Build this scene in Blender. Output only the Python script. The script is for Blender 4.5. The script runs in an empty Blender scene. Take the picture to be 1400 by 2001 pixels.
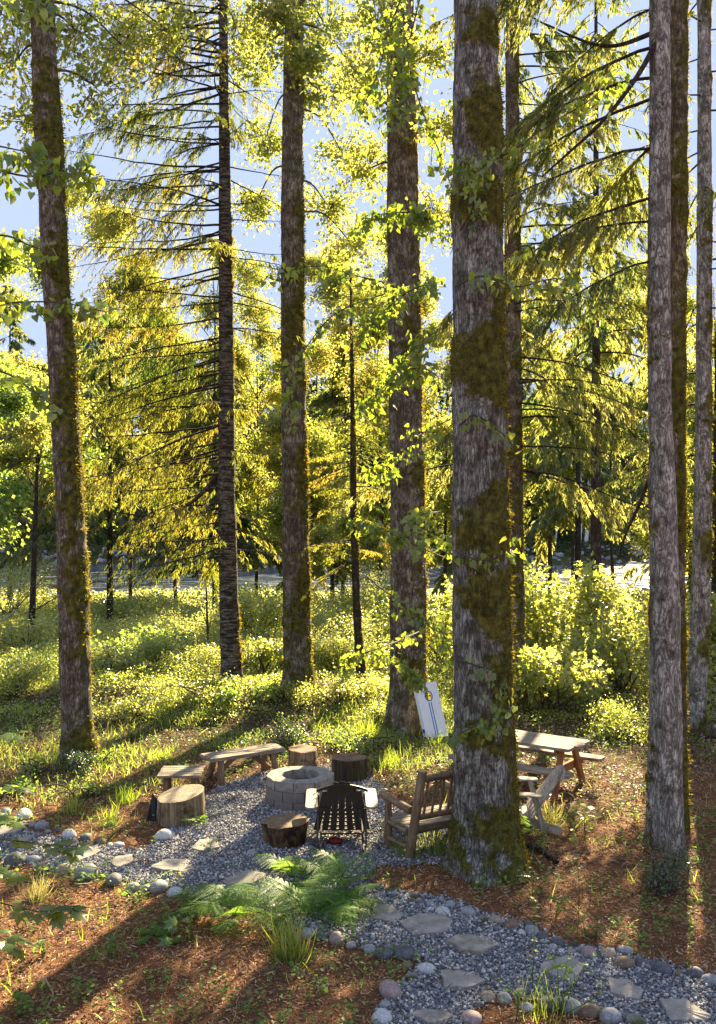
import bpy, bmesh, math, random
import numpy as np
from mathutils import Vector, Matrix, Euler

sc = bpy.context.scene
# ------------------------------------------------------------------ camera
F, CX, HY, H = 1850.0, 700.0, 1015.0, 4.17        # focal (px of a 1400x2001 frame), principal column, horizon row, eye height
cam_d = bpy.data.cameras.new('camera'); cam = bpy.data.objects.new('camera', cam_d); sc.collection.objects.link(cam)
cam.location = (0, 0, H); cam.rotation_euler = (math.pi / 2, 0, 0)
cam_d.sensor_fit = 'VERTICAL'; cam_d.sensor_height = 36; cam_d.sensor_width = 36
cam_d.lens = 36 * F / 2001; cam_d.shift_y = (HY - 1000.5) / 2001
cam_d.clip_start = 0.1; cam_d.clip_end = 3000
sc.camera = cam
# ------------------------------------------------------------------ sky, sun, exposure
SUN = Vector((0.346, 1.0, 0.549)).normalized()
ELEV = math.asin(SUN.z); AZ = math.atan2(SUN.x, SUN.y)
w = bpy.data.worlds.new('World'); sc.world = w; w.use_nodes = True
wn = w.node_tree; bg = wn.nodes['Background']
sky = wn.nodes.new('ShaderNodeTexSky'); sky.sky_type = 'NISHITA'; sky.sun_disc = False
sky.sun_elevation = ELEV; sky.sun_rotation = AZ
sky.air_density = 1.0; sky.dust_density = 0.2; sky.ozone_density = 2.4
bg.inputs['Strength'].default_value = 0.15
tc = wn.nodes.new('ShaderNodeTexCoord'); mpw = wn.nodes.new('ShaderNodeMapping'); mpw.inputs['Scale'].default_value = (1.2, 1.2, 5)
cl = wn.nodes.new('ShaderNodeTexNoise'); cl.inputs['Scale'].default_value = 2.2; cl.inputs['Detail'].default_value = 7
cr = wn.nodes.new('ShaderNodeValToRGB'); cr.color_ramp.elements[0].position = .46; cr.color_ramp.elements[1].position = .72
cr.color_ramp.elements[1].color = (.4, .4, .4, 1)
mxw = wn.nodes.new('ShaderNodeMix'); mxw.data_type = 'RGBA'
wn.links.new(tc.outputs['Generated'], mpw.inputs[0]); wn.links.new(mpw.outputs[0], cl.inputs[0]); wn.links.new(cl.outputs[0], cr.inputs[0])
wn.links.new(cr.outputs[0], mxw.inputs['Factor']); gmw = wn.nodes.new('ShaderNodeGamma'); gmw.inputs[1].default_value = .32; hsw = wn.nodes.new('ShaderNodeHueSaturation'); hsw.inputs['Saturation'].default_value = 1.35; hsw.inputs['Value'].default_value = 1.38; wn.links.new(gmw.outputs[0], hsw.inputs['Color']); wn.links.new(sky.outputs[0], gmw.inputs[0]); clp = wn.nodes.new('ShaderNodeMix'); clp.data_type = 'RGBA'; clp.blend_type = 'DARKEN'; clp.inputs['Factor'].default_value = 1; clp.inputs['B'].default_value = (.76, .93, 1.38, 1)
wn.links.new(hsw.outputs[0], clp.inputs['A']); wn.links.new(clp.outputs['Result'], mxw.inputs['A']); mxw.inputs['B'].default_value = (1.15, 1.12, 1.12, 1)
wn.links.new(mxw.outputs['Result'], bg.inputs['Color'])
sd = bpy.data.lights.new('sun', 'SUN'); sd.energy = 5.0; sd.angle = math.radians(.5); sd.color = (1, .81, .50)
sun = bpy.data.objects.new('sun', sd); sc.collection.objects.link(sun); sun.rotation_euler = SUN.to_track_quat('Z', 'Y').to_euler(); sun.location = (8, 20, 30)
sc.view_settings.view_transform = 'Standard'; sc.view_settings.look = 'None'; sc.view_settings.gamma = 1
sc.view_settings.exposure = 2.45
cy = sc.cycles; cy.max_bounces = 8; cy.diffuse_bounces = 5; cy.transmission_bounces = 5; cy.glossy_bounces = 2; cy.transparent_max_bounces = 4
cy.use_denoising = True; cy.caustics_reflective = False; cy.caustics_refractive = False

# ------------------------------------------------------------------ helpers
RG = np.random.default_rng(7); random.seed(7)
def A(*v): return np.array(v, dtype=float)
def gnd(px, py, z=0.0):            # the point at height z that the photo shows at (px, py)
    Y = (H - z) * F / (py - HY); return Vector(((px - CX) / F * Y, Y, z))
def atY(px, py, Y):                # the point at distance Y that the photo shows at (px, py)
    return Vector(((px - CX) / F * Y, Y, H - (py - HY) / F * Y))

def _hash(i, j, k, s):
    n = (i * 374761393 + j * 668265263 + k * 2147483647 + s * 1274126177) & 0xffffffff
    n = ((n ^ (n >> 13)) * 1274126177) & 0xffffffff
    return ((n ^ (n >> 16)) & 0xffffff) / float(0xffffff)
def vnoise(p, s=0):
    p = np.asarray(p, float); i = np.floor(p).astype(np.int64); f = p - i; f = f * f * (3 - 2 * f)
    r = 0
    for a in (0, 1):
        for b in (0, 1):
            for c in (0, 1):
                wgt = (f[:, 0] if a else 1 - f[:, 0]) * (f[:, 1] if b else 1 - f[:, 1]) * (f[:, 2] if c else 1 - f[:, 2])
                r = r + wgt * _hash(i[:, 0] + a, i[:, 1] + b, i[:, 2] + c, s)
    return r
def fbm(p, o=4, s=0):
    p = np.asarray(p, float); r = 0; a = .5; t = 0
    for q in range(o):
        r = r + a * vnoise(p * 2 ** q, s + q * 17); t += a; a *= .5
    return r / t
def fb2(x, y, sc_, o=3, s=0):
    x = np.atleast_1d(np.asarray(x, float)); y = np.atleast_1d(np.asarray(y, float))
    return fbm(np.stack([x * sc_, y * sc_, np.zeros_like(x) + s * 3.7], 1), o, s)
def sst(a, b, x):
    t = np.clip((x - a) / (b - a), 0, 1); return t * t * (3 - 2 * t)

class MB:                                      # collects vertices/faces (and a 0..1 value per vertex), links them as ONE object
    def __init__(s): s.v = []; s.f = []; s.n = 0; s.a = []; s.m = []
    def add(s, V, Fa, val=0.5, mi=0):
        V = np.asarray(V, float).reshape(-1, 3); Fa = np.asarray(Fa, np.int64)
        s.v.append(V); s.f.append(Fa + s.n); s.m.append(mi); s.n += len(V)
        s.a.append(np.broadcast_to(np.asarray(val, float), (len(V),)).copy())
        return s
    def stamp(s, T, TF, P, X, Y, Z, S, val=None, mi=0):   # template copied to positions P with axes X,Y,Z and sizes S
        P = np.asarray(P, float)
        if len(P) == 0: return s
        T = np.asarray(T, float); S = np.asarray(S, float)
        if S.ndim == 1: S = np.repeat(S[:, None], 3, 1)
        V = (P[:, None, :] + T[None, :, 0, None] * (X * S[:, :1])[:, None, :] + T[None, :, 1, None] * (Y * S[:, 1:2])[:, None, :]
             + T[None, :, 2, None] * (Z * S[:, 2:3])[:, None, :])
        TF = np.asarray(TF, np.int64)
        Fa = (TF[None] + (np.arange(len(P)) * len(T))[:, None, None]).reshape(-1, TF.shape[1])
        if val is None: val = RG.random(len(P))
        return s.add(V.reshape(-1, 3), Fa, np.repeat(val, len(T)), mi)
    def mesh(s, name, smooth=True):
        me = bpy.data.meshes.new(name)
        V = np.concatenate(s.v); me.vertices.add(len(V)); me.vertices.foreach_set('co', V.astype(np.float32).ravel())
        idx = np.concatenate([f.ravel() for f in s.f]); tot = np.concatenate([np.full(len(f), f.shape[1]) for f in s.f])
        mi = np.concatenate([np.full(len(f), m) for f, m in zip(s.f, s.m)])
        me.loops.add(len(idx)); me.loops.foreach_set('vertex_index', idx.astype(np.int32))
        me.polygons.add(len(tot)); st = np.concatenate([[0], np.cumsum(tot)[:-1]])
        me.polygons.foreach_set('loop_start', st.astype(np.int32))
        me.polygons.foreach_set('material_index', mi.astype(np.int32))
        me.polygons.foreach_set('use_smooth', np.full(len(tot), smooth))
        at = me.attributes.new('v', 'FLOAT', 'POINT'); at.data.foreach_set('value', np.concatenate(s.a).astype(np.float32))
        me.update(); me.validate(); return me
    def build(s, name, mats, parent=None, smooth=True, loc=None):
        if loc is not None: 
            for V in s.v: V -= np.array(loc, float)
        me = s.mesh(name, smooth)
        for m in (mats if isinstance(mats, (list, tuple)) else [mats]): me.materials.append(m)
        return link(name, me, parent, loc)
def link(name, me, parent=None, loc=None):
    o = bpy.data.objects.new(name, me); sc.collection.objects.link(o)
    if parent is not None: o.parent = parent
    if loc is not None: o.location = loc
    return o
def tag(o, label=None, cat=None, group=None, kind=None):
    for k, v in (('label', label), ('category', cat), ('group', group), ('kind', kind)):
        if v: o[k] = v
    return o
def thing(name, label, cat, loc=(0, 0, 0), rz=0, group=None):
    o = link(name, None, None, loc); o.rotation_euler = (0, 0, rz); return tag(o, label, cat, group)
def copy_tree(o, parent=None):
    c = o.copy(); sc.collection.objects.link(c); c.parent = parent
    for ch in list(o.children): copy_tree(ch, c)
    return c
def nrm(v): v = np.asarray(v, float); return v / (np.linalg.norm(v, axis=-1, keepdims=True) + 1e-9)
def rdir(n): return nrm(RG.normal(size=(n, 3)))
def frame_from(Yd, up):             # X,Y,Z with Y along Yd and Z as near to up as possible
    Yd = nrm(Yd); X = nrm(np.cross(Yd, up)); return X, Yd, np.cross(X, Yd)
def tube(P, R, sides=6, cap=True):
    P = np.asarray(P, float); R = np.broadcast_to(np.asarray(R, float), (len(P),))
    T = nrm(np.gradient(P, axis=0)); ref = A(0, 0, 1.) if abs(T[:, 2]).mean() < .8 else A(1., 0, 0)
    X = nrm(np.cross(T, ref)); Y = np.cross(X, T)
    th = np.arange(sides) / sides * 2 * math.pi
    V = P[:, None] + R[:, None, None] * (np.cos(th)[None, :, None] * X[:, None] + np.sin(th)[None, :, None] * Y[:, None])
    n = len(P); i, j = np.meshgrid(np.arange(n - 1), np.arange(sides), indexing='ij'); k = (j + 1) % sides
    Fq = np.stack([i * sides + j, i * sides + k, (i + 1) * sides + k, (i + 1) * sides + j], -1).reshape(-1, 4)
    return V.reshape(-1, 3), Fq
def spline(pts, n=12):              # smooth curve through points
    P = np.asarray([tuple(p) for p in pts], float)
    if len(P) == 2: return P[0] + (P[1] - P[0]) * np.linspace(0, 1, n)[:, None]
    Q = np.concatenate([[2 * P[0] - P[1]], P, [2 * P[-1] - P[-2]]]); t = np.linspace(0, len(P) - 1 - 1e-6, n); i = t.astype(int); f = (t - i)[:, None]
    a, b, c, d = Q[i], Q[i + 1], Q[i + 2], Q[i + 3]
    return .5 * (2 * b + (c - a) * f + (2 * a - 5 * b + 4 * c - d) * f ** 2 + (3 * b - a - 3 * c + d) * f ** 3)

# ------------------------------------------------------------------ material helper
class NT:
    def __init__(s, name):
        s.m = bpy.data.materials.new(name); s.m.use_nodes = True; s.t = s.m.node_tree; s.t.nodes.clear()
        s.out = s.n('ShaderNodeOutputMaterial')
    def n(s, typ, **kw):
        nd = s.t.nodes.new(typ)
        for k, v in kw.items():
            if hasattr(nd, k): setattr(nd, k, v)
            else: nd.inputs[k.replace('_', ' ')].default_value = v
        return nd
    def l(s, a, b): s.t.links.new(a, b)
    def coord(s, scale=(1, 1, 1), kind='Object'):
        c = s.n('ShaderNodeTexCoord'); m = s.n('ShaderNodeMapping'); m.inputs['Scale'].default_value = scale
        s.l(c.outputs[kind], m.inputs[0]); return m.outputs[0]
    def noise(s, co, scale, detail=5, rough=.55, dist=0):
        t = s.n('ShaderNodeTexNoise', Scale=scale, Detail=detail, Roughness=rough, Distortion=dist); s.l(co, t.inputs['Vector']); return t.outputs['Fac']
    def vor(s, co, scale, feature='F1', out='Distance'):
        t = s.n('ShaderNodeTexVoronoi', feature=feature, Scale=scale); s.l(co, t.inputs['Vector']); return t.outputs[out]
    def ramp(s, fac, stops):
        r = s.n('ShaderNodeValToRGB'); e = r.color_ramp.elements
        while len(e) < len(stops): e.new(.5)
        for q, (p, c) in zip(e, stops): q.position = p; q.color = (c, c, c, 1) if not hasattr(c, '__len__') else (*c, 1)
        s.l(fac, r.inputs[0]); return r.outputs[0]
    def mix(s, fac, a, b, blend='MIX'):
        m = s.n('ShaderNodeMix'); m.data_type = 'RGBA'; m.blend_type = blend
        for inp, v in (('Factor', fac), ('A', a), ('B', b)):
            if hasattr(v, 'is_linked'): s.l(v, m.inputs[inp])
            else: m.inputs[inp].default_value = (*v, 1) if hasattr(v, '__len__') else v
        return m.outputs['Result']
    def attr(s, name='v'):
        a = s.n('ShaderNodeAttribute'); a.attribute_name = name; return a.outputs['Fac']
    def math(s, op, a, b=0.0):
        m = s.n('ShaderNodeMath'); m.operation = op
        for i, v in enumerate((a, b)):
            if hasattr(v, 'is_linked'): s.l(v, m.inputs[i])
            else: m.inputs[i].default_value = v
        return m.outputs[0]
    def surf(s, color, rough=.85, bump=None, bstr=.5, bdist=.02, spec=.3):
        p = s.n('ShaderNodeBsdfPrincipled')
        if hasattr(color, 'is_linked'): s.l(color, p.inputs['Base Color'])
        else: p.inputs['Base Color'].default_value = (*color, 1)
        if hasattr(rough, 'is_linked'): s.l(rough, p.inputs['Roughness'])
        else: p.inputs['Roughness'].default_value = rough
        p.inputs['Specular IOR Level'].default_value = spec
        if bump is not None:
            b = s.n('ShaderNodeBump', Strength=bstr, Distance=bdist); s.l(bump, b.inputs['Height']); s.l(b.outputs[0], p.inputs['Normal'])
        s.l(p.outputs[0], s.out.inputs[0]); return s.m

def leaf_mat(name, stops, tstops, tr=.55, gloss=.08, rough=.4):      # thin leaf: reflects one colour, glows through in another
    t = NT(name); v = t.attr(); c = t.ramp(v, stops); d = t.ramp(v, tstops)
    a = t.n('ShaderNodeBsdfDiffuse'); b = t.n('ShaderNodeBsdfTranslucent'); t.l(c, a.inputs[0]); t.l(d, b.inputs[0])
    m = t.n('ShaderNodeMixShader'); m.inputs[0].default_value = tr; t.l(a.outputs[0], m.inputs[1]); t.l(b.outputs[0], m.inputs[2])
    g = t.n('ShaderNodeBsdfGlossy'); g.inputs['Roughness'].default_value = rough
    k = t.n('ShaderNodeMixShader'); k.inputs[0].default_value = gloss; t.l(m.outputs[0], k.inputs[1]); t.l(g.outputs[0], k.inputs[2])
    t.l(k.outputs[0], t.out.inputs[0]); return t.m

def bark_mat(name, dark, mid, pale, palecover=.5, zs=.22, sc_=14, mossy=(.115, .112, .026), horiz=False, blotch=None, red=False):
    t = NT(name); co = t.coord((1, 1, zs)); co1 = t.coord((1, 1, 1))
    fa = t.math('ABSOLUTE', t.math('SUBTRACT', t.noise(co, sc_ * .62, 5, .58, .8), .5)); fb = t.math('ABSOLUTE', t.math('SUBTRACT', t.noise(co, sc_ * 1.9, 4, .6, .5), .5)); fur = t.math('MINIMUM', fa, t.math('MULTIPLY', fb, 1.6)); n1 = t.noise(co, sc_ * 2.2, 6, .6, .6); n2 = t.noise(co1, 2.2, 5, .6)
    c = t.ramp(n1, [(.3, dark), (.62, mid)])
    lich = t.ramp(t.noise(co1, 5.5, 8, .68), [(palecover - .07, 0), (palecover + .07, 1)])
    c = t.mix(lich, c, pale)
    if horiz:
        hz = t.ramp(t.noise(t.coord((1.2, 1.2, 7)), 3.6, 6, .62), [(.42, 0), (.56, 1)]); c = t.mix(hz, c, dark)
    if red:
        sx = t.n('ShaderNodeSeparateXYZ'); t.l(co1, sx.inputs[0]); c = t.mix(t.ramp(t.math('ADD', sx.outputs[2], t.math('MULTIPLY', n2, 1.2)), [(.5, .55), (1., 0)]), c, (.27, .13, .075))
    if blotch: c = t.mix(t.ramp(n2, [(.5, 0), (.66, 1)]), c, blotch)
    c = t.mix(t.ramp(fur, [(0., .9), (.035, .4), (.075, 0)]), c, tuple(x * .5 for x in dark))
    ms = t.math('ADD', t.attr(), t.math('MULTIPLY', t.math('SUBTRACT', t.noise(t.coord((1, 1, .5)), 30, 6, .7), .5), 2.1))
    mcol = t.ramp(t.noise(co1, 11, 5), [(.3, tuple(x * .35 for x in mossy)), (.52, mossy), (.72, (mossy[0] * 1.9, mossy[1] * 1.8, mossy[2] * 1.4))])
    c = t.mix(t.ramp(ms, [(.36, 0), (.66, 1)]), c, mcol)
    hgt = t.math('ADD', t.ramp(fur, [(0, 0), (.12, 1)]), t.math('MULTIPLY', n1, .6))
    return t.surf(c, .9, hgt, .9, .03, .15)
# ------------------------------------------------------------------ terrain
PATH_PX = [(-60, 1592), (30, 1612), (60, 1628), (130, 1640), (200, 1655), (275, 1664), (312, 1640), (345, 1606), (400, 1560), (430, 1535), (520, 1508), (600, 1497), (700, 1505), (748, 1535), (770, 1580),
           (890, 1600), (1000, 1650), (900, 1690), (740, 1690), (715, 1722), (760, 1742), (850, 1752), (915, 1772), (968, 1790), (1040, 1812), (1100, 1850), (1190, 1855), (1240, 1872), (1300, 1886), (1460, 1925), (1800, 1990), (2300, 2300), (1500, 2300),
           (1240, 2060), (1200, 1990), (1110, 1966), (1030, 1952), (955, 1944), (925, 1975), (930, 2100), (735, 2100), (745, 1985), (763, 1935), (805, 1905), (835, 1880), (790, 1858), (722, 1853), (690, 1843),
           (600, 1826), (560, 1812), (480, 1762), (430, 1778), (345, 1745), (285, 1736), (222, 1720), (170, 1702), (82, 1697), (20, 1684), (-60, 1676)]
PATH = np.array([tuple(gnd(*p)[:2]) for p in PATH_PX])
ISLE = np.array([tuple(gnd(*p)[:2]) for p in [(930, 2100), (925, 1975), (955, 1944), (1030, 1952), (1110, 1966), (1200, 1990), (1240, 2060)]])
def inside(poly, x, y):
    x = np.asarray(x); y = np.asarray(y); r = np.zeros(x.shape, bool); n = len(poly)
    for i in range(n):
        x0, y0 = poly[i]; x1, y1 = poly[(i + 1) % n]
        c = ((y0 > y) != (y1 > y)) & (x < (x1 - x0) * (y - y0) / (y1 - y0 + 1e-12) + x0); r ^= c
    return r
def onpath(x, y, j=0.0):
    if j: x = x + j * RG.normal(size=x.shape); y = y + j * RG.normal(size=y.shape)
    return inside(PATH, x, y)
def height(x, y):
    x = np.asarray(x, float); y = np.asarray(y, float); sh = x.shape; x = x.ravel(); y = y.ravel()
    h = -1.0 * sst(24, 40, y) - 1.0 * sst(44, 66, y) + .42 * np.exp(-((y - 21.6) / 1.7) ** 2) * sst(-8.5, -5.5, x) * (1 - sst(.2, 1.8, x))
    h = h - .5 * sst(76, 82, y + 3 * fb2(x, y, .1, 2, 5)) + 2.4 * sst(138, 146, y + 4 * fb2(x, y, .08, 2, 6)) + np.maximum(0, y - 146) * .10
    h += (fb2(x, y, .7, 4, 1) - .5) * .16 * sst(16, 20, y) + (fb2(x, y, .16, 3, 2) - .5) * .9 * sst(26, 45, y)
    near = (fb2(x, y, 2.2, 4, 3) - .5) * .09 * (1 - .8 * onpath(x, y)); h += near * (1 - sst(30, 50, y))
    return h.reshape(sh)
def hz(x, y): return float(height(A(x), A(y))[0])
def grid_lines(dense, lo, hi, step, far_lo, far_hi, g=1.12):
    a = list(np.arange(dense[0], dense[1], step)); s = step; v = a[-1]
    while v < far_hi: s *= g; v += s; a.append(v)
    s = step; v = a[0]; b = []
    while v > far_lo: s *= g; v -= s; b.append(v)
    return np.array(b[::-1] + a)
GX = grid_lines((-7.5, 7.5), 0, 0, .07, -900, 900, 1.07); GY = grid_lines((5.5, 25), 0, 0, .07, -60, 1500, 1.035)
X, Y = np.meshgrid(GX, GY); Z = height(X, Y)
zone = sst(13.5, 19, Y + 3 * (fb2(X.ravel(), Y.ravel(), .5, 3, 9).reshape(X.shape) - .5))
nx, ny = len(GX), len(GY)
i, j = np.meshgrid(np.arange(ny - 1), np.arange(nx - 1), indexing='ij')
fq = np.stack([i * nx + j, i * nx + j + 1, (i + 1) * nx + j + 1, (i + 1) * nx + j], -1).reshape(-1, 4)
t = NT('forest_floor'); co = t.coord((1, 1, 1)); z_ = t.attr()
n1 = t.noise(co, 55, 6, .75, 1.2); n2 = t.noise(co, 3.2, 6, .6); n3 = t.noise(t.coord((1, 3.2, 1)), 38, 4, .6, 2.)
mul = t.ramp(n1, [(.34, (.03, .014, .008)), (.5, (.21, .095, .042)), (.66, (.42, .225, .115)), (.78, (.52, .36, .24))])
mul = t.mix(t.ramp(n2, [(.42, 0), (.62, .75)]), mul, t.ramp(n3, [(.35, (.05, .022, .012)), (.65, (.2, .09, .045))]))
lit = t.ramp(n1, [(.32, (.02, .014, .008)), (.5, (.085, .058, .032)), (.68, (.27, .2, .13))])
grn = t.ramp(t.noise(co, 24, 5, .7), [(.35, (.012, .02, .004)), (.6, (.07, .09, .02))])
lit = t.mix(t.ramp(t.noise(co, 1.3, 5, .65), [(.36, 0), (.55, .9)]), lit, grn)
c = t.mix(z_, mul, lit)
floor_m = t.surf(c, .95, n1, .9, .03, .1)
MB().add(np.stack([X, Y, Z], -1).reshape(-1, 3), fq, zone.ravel()).build('ground', floor_m)['kind'] = 'structure'

# gravel path sheet + crushed stones
xs = np.arange(PATH[:, 0].min(), PATH[:, 0].max(), .06); ys = np.arange(PATH[:, 1].min(), PATH[:, 1].max(), .06)
X, Y = np.meshgrid(xs, ys); keep = onpath(X[:-1, :-1] + .03, Y[:-1, :-1] + .03)
nx = len(xs); i, j = np.nonzero(keep)
fq = np.stack([i * nx + j, i * nx + j + 1, (i + 1) * nx + j + 1, (i + 1) * nx + j], -1)
t = NT('gravel_bed'); co = t.coord()
c = t.ramp(t.vor(co, 60, 'F1', 'Color'), [(.1, (.03, .034, .045)), (.6, (.16, .17, .2)), (.95, (.42, .42, .42))])
gm0 = t.surf(c, .9, t.vor(co, 60), .8, .02)
m = MB().add(np.stack([X, Y, height(X, Y) + .012], -1).reshape(-1, 3), fq, .5).build('gravel_path', gm0); m['kind'] = 'structure'
t = NT('crushed_stone'); v = t.attr(); co = t.coord()
c = t.ramp(v, [(0, (.05, .053, .062)), (.3, (.115, .12, .137)), (.55, (.2, .205, .22)), (.75, (.36, .36, .36)), (.9, (.56, .52, .46)), (1, (.72, .69, .63))])
gm = t.surf(t.mix(t.ramp(t.noise(co, 90, 3), [(.4, 0), (.7, .5)]), c, (.3, .3, .3)), .8, spec=.3)
CUBE = A([-1, -1, -1], [1, -1, -1], [1, 1, -1], [-1, 1, -1], [-.7, -.8, 1], [.8, -.6, 1], [.6, .8, 1], [-.8, .6, 1]) * .5
CUBEF = A([0, 1, 5, 4], [1, 2, 6, 5], [2, 3, 7, 6], [3, 0, 4, 7], [4, 5, 6, 7])
def scatter(n, x0, x1, y0, y1, ok=None, seed=1):
    r = np.random.default_rng(seed); x = r.uniform(x0, x1, n); y = r.uniform(y0, y1, n)
    k = np.abs(x) < y * .42 + 1.0
    if ok is not None: k &= ok(x, y)
    return x[k], y[k]
x, y = scatter(190000, PATH[:, 0].min(), PATH[:, 0].max(), 6.6, 17, lambda x, y: onpath(x, y, .05), 3)
n = len(x); Yd = rdir(n); Yd[:, 2] *= .4; Xf, Yf, Zf = frame_from(Yd, A(0, 0, 1.) + .4 * RG.normal(size=(n, 3)))
s = RG.uniform(.011, .027, n)[:, None] * RG.uniform(.6, 1.25, (n, 3)); s[:, 2] *= .8
MB().stamp(CUBE, CUBEF, np.stack([x, y, height(x, y) + .016 + RG.uniform(0, .014, n)], 1), Xf, Yf, Zf, s).build('gravel', gm, None, False)['kind'] = 'stuff'

# bark chips, needles and dead leaves on the ground
QUAD = A([-.5, 0, 0], [.5, .0, 0], [.35, 1, .06], [-.4, 1, -.03]); QF = A([0, 1, 2, 3])
t = NT('bark_chip'); c = t.ramp(t.attr(), [(0, (.07, .03, .015)), (.35, (.25, .115, .052)), (.8, (.42, .235, .125)), (1, (.5, .38, .26))]); chip_m = t.surf(c, .85, spec=.25)
x, y = scatter(230000, -7, 7, 6.6, 17.5, lambda x, y: (~onpath(x, y) | (RG.random(len(x)) < .06)) & (RG.random(len(x)) < 1.1 - y / 22), 5)
n = len(x); Yd = rdir(n); Yd[:, 2] *= .22; Xf, Yf, Zf = frame_from(Yd, A(0, 0, 1.) + .35 * RG.normal(size=(n, 3)))
s = np.stack([RG.uniform(.004, .011, n), RG.uniform(.018, .06, n), np.ones(n) * .05], 1)
MB().stamp(QUAD, QF, np.stack([x, y, height(x, y) + .008 + .022 * onpath(x, y) + RG.uniform(0, .012, n)], 1), Xf, Yf, Zf, s).build('bark_mulch', chip_m)['kind'] = 'stuff'
L4 = A([0, 0, 0], [.34, .42, .07], [0, 1, 0], [-.34, .42, .07]); L4F = A([0, 1, 2], [0, 2, 3])
dead_m = leaf_mat('dead_leaf', [(0, (.06, .03, .02)), (.5, (.2, .11, .07)), (1, (.42, .3, .22))], [(0, (.1, .05, .02)), (1, (.35, .2, .1))], .3, .05)
x, y = scatter(75000, -10, 10, 14, 27, lambda x, y: (fb2(x, y, .6, 3, 31) > .40) & (~onpath(x, y) | (RG.random(len(x)) < .2)), 6)
n = len(x); Yd = rdir(n); Yd[:, 2] *= .4; Xf, Yf, Zf = frame_from(Yd, A(0, 0, 1.) + .5 * RG.normal(size=(n, 3)))
MB().stamp(L4, L4F, np.stack([x, y, height(x, y) + .01 + RG.uniform(0, .03, n)], 1), Xf, Yf, Zf, RG.uniform(.03, .075, n)).build('leaf_litter_leaves', dead_m)['kind'] = 'stuff'

# ------------------------------------------------------------------ river
t = NT('river_water'); co = t.coord((1, 2.2, 1))
wv = t.math('ADD', t.noise(co, .9, 6, .65, .5), t.math('MULTIPLY', t.noise(co, 4, 4, .6), .4))
foam = t.ramp(t.noise(t.coord((.35, 1.6, 1)), .8, 8, .72, .4), [(.54, 0), (.64, 1)])
river_m = t.surf(t.mix(foam, (.045, .06, .085), (.2, .22, .27)), t.ramp(foam, [(0, .12), (1, .8)]), wv, .5, .03, .12)
xs = np.linspace(-160, 160, 160); ys = np.linspace(72, 150, 60); X, Y = np.meshgrid(xs, ys); nx = len(xs)
i, j = np.meshgrid(np.arange(len(ys) - 1), np.arange(nx - 1), indexing='ij')
Zr = -2.3 + .12 * fb2(X.ravel(), Y.ravel(), .35, 3, 77).reshape(X.shape) - .1 * sst(72, 150, Y)
MB().add(np.stack([X, Y, Zr], -1).reshape(-1, 3), np.stack([i * nx + j, i * nx + j + 1, (i + 1) * nx + j + 1, (i + 1) * nx + j], -1).reshape(-1, 4)).build('river', river_m)['kind'] = 'structure'

# ------------------------------------------------------------------ foliage materials
G = {}
G['cotton'] = leaf_mat('cottonwood_leaf', [(0, (.05, .10, .025)), (.6, (.09, .155, .035)), (1, (.17, .21, .06))], [(0, (.2, .33, .03)), (.5, (.42, .52, .03)), (1, (.68, .68, .06))], .55, .07, .5)
G['yellow'] = leaf_mat('sunlit_small_leaf', [(0, (.08, .12, .02)), (1, (.18, .22, .04))], [(0, (.26, .36, .02)), (.6, (.50, .52, .09)), (.92, (.76, .70, .22)), (1, (.85, .6, .08))], .68, .04)
G['maple'] = leaf_mat('maple_leaf', [(0, (.05, .12, .02)), (1, (.12, .2, .04))], [(0, (.25, .42, .05)), (1, (.52, .6, .08))], .6, .08)
G['needle'] = leaf_mat('needle_spray', [(0, (.025, .045, .012)), (.5, (.055, .08, .018)), (1, (.13, .14, .03))], [(0, (.12, .2, .02)), (.5, (.38, .39, .04)), (.85, (.64, .58, .08)), (1, (.7, .48, .06))], .6, .05)
G['hemlock'] = leaf_mat('hemlock_spray', [(0, (.02, .05, .018)), (.5, (.05, .085, .025)), (1, (.1, .14, .035))], [(0, (.12, .22, .03)), (.5, (.42, .44, .08)), (1, (.74, .68, .2))], .63, .05)
G['shrub'] = leaf_mat('shrub_leaf', [(0, (.04, .075, .012)), (.5, (.1, .14, .02)), (1, (.2, .22, .04))], [(0, (.3, .42, .03)), (.5, (.56, .60, .09)), (1, (.82, .78, .26))], .62, .10, .3)
G['dark'] = leaf_mat('dark_leaf', [(0, (.012, .035, .015)), (1, (.05, .1, .03))], [(0, (.05, .1, .02)), (1, (.2, .3, .04))], .35, .12, .35)
G['far'] = leaf_mat('far_needle', [(0, (.03, .055, .04)), (.5, (.06, .095, .06)), (1, (.11, .15, .08))], [(0, (.05, .1, .03)), (1, (.26, .3, .07))], .45, .0)  # raised, bluish greens: the haze over the far wood is put into the colour
G['fern'] = leaf_mat('fern_leaf', [(0, (.05, .13, .02)), (.6, (.11, .22, .04)), (1, (.22, .32, .08))], [(0, (.2, .42, .03)), (1, (.46, .64, .08))], .5, .03, .5)
G['grass'] = leaf_mat('grass_blade', [(0, (.06, .11, .02)), (.7, (.14, .2, .03)), (1, (.35, .32, .12))], [(0, (.25, .42, .03)), (.7, (.55, .66, .04)), (1, (.8, .7, .25))], .55, .06)
G['moss'] = leaf_mat('moss_tuft', [(0, (.028, .024, .005)), (.5, (.075, .065, .01)), (1, (.16, .135, .02))], [(0, (.12, .1, .01)), (.5, (.4, .33, .02)), (1, (.7, .5, .04))], .45, .0)
t = NT('twig_bark'); twig_m = t.surf(t.ramp(t.noise(t.coord(), 8, 4), [(.3, (.035, .026, .018)), (.7, (.13, .1, .06))]), .9, t.noise(t.coord(), 30, 3), .5)
t = NT('pale_twig'); pale_twig = t.surf((.3, .22, .15), .7)

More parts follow.
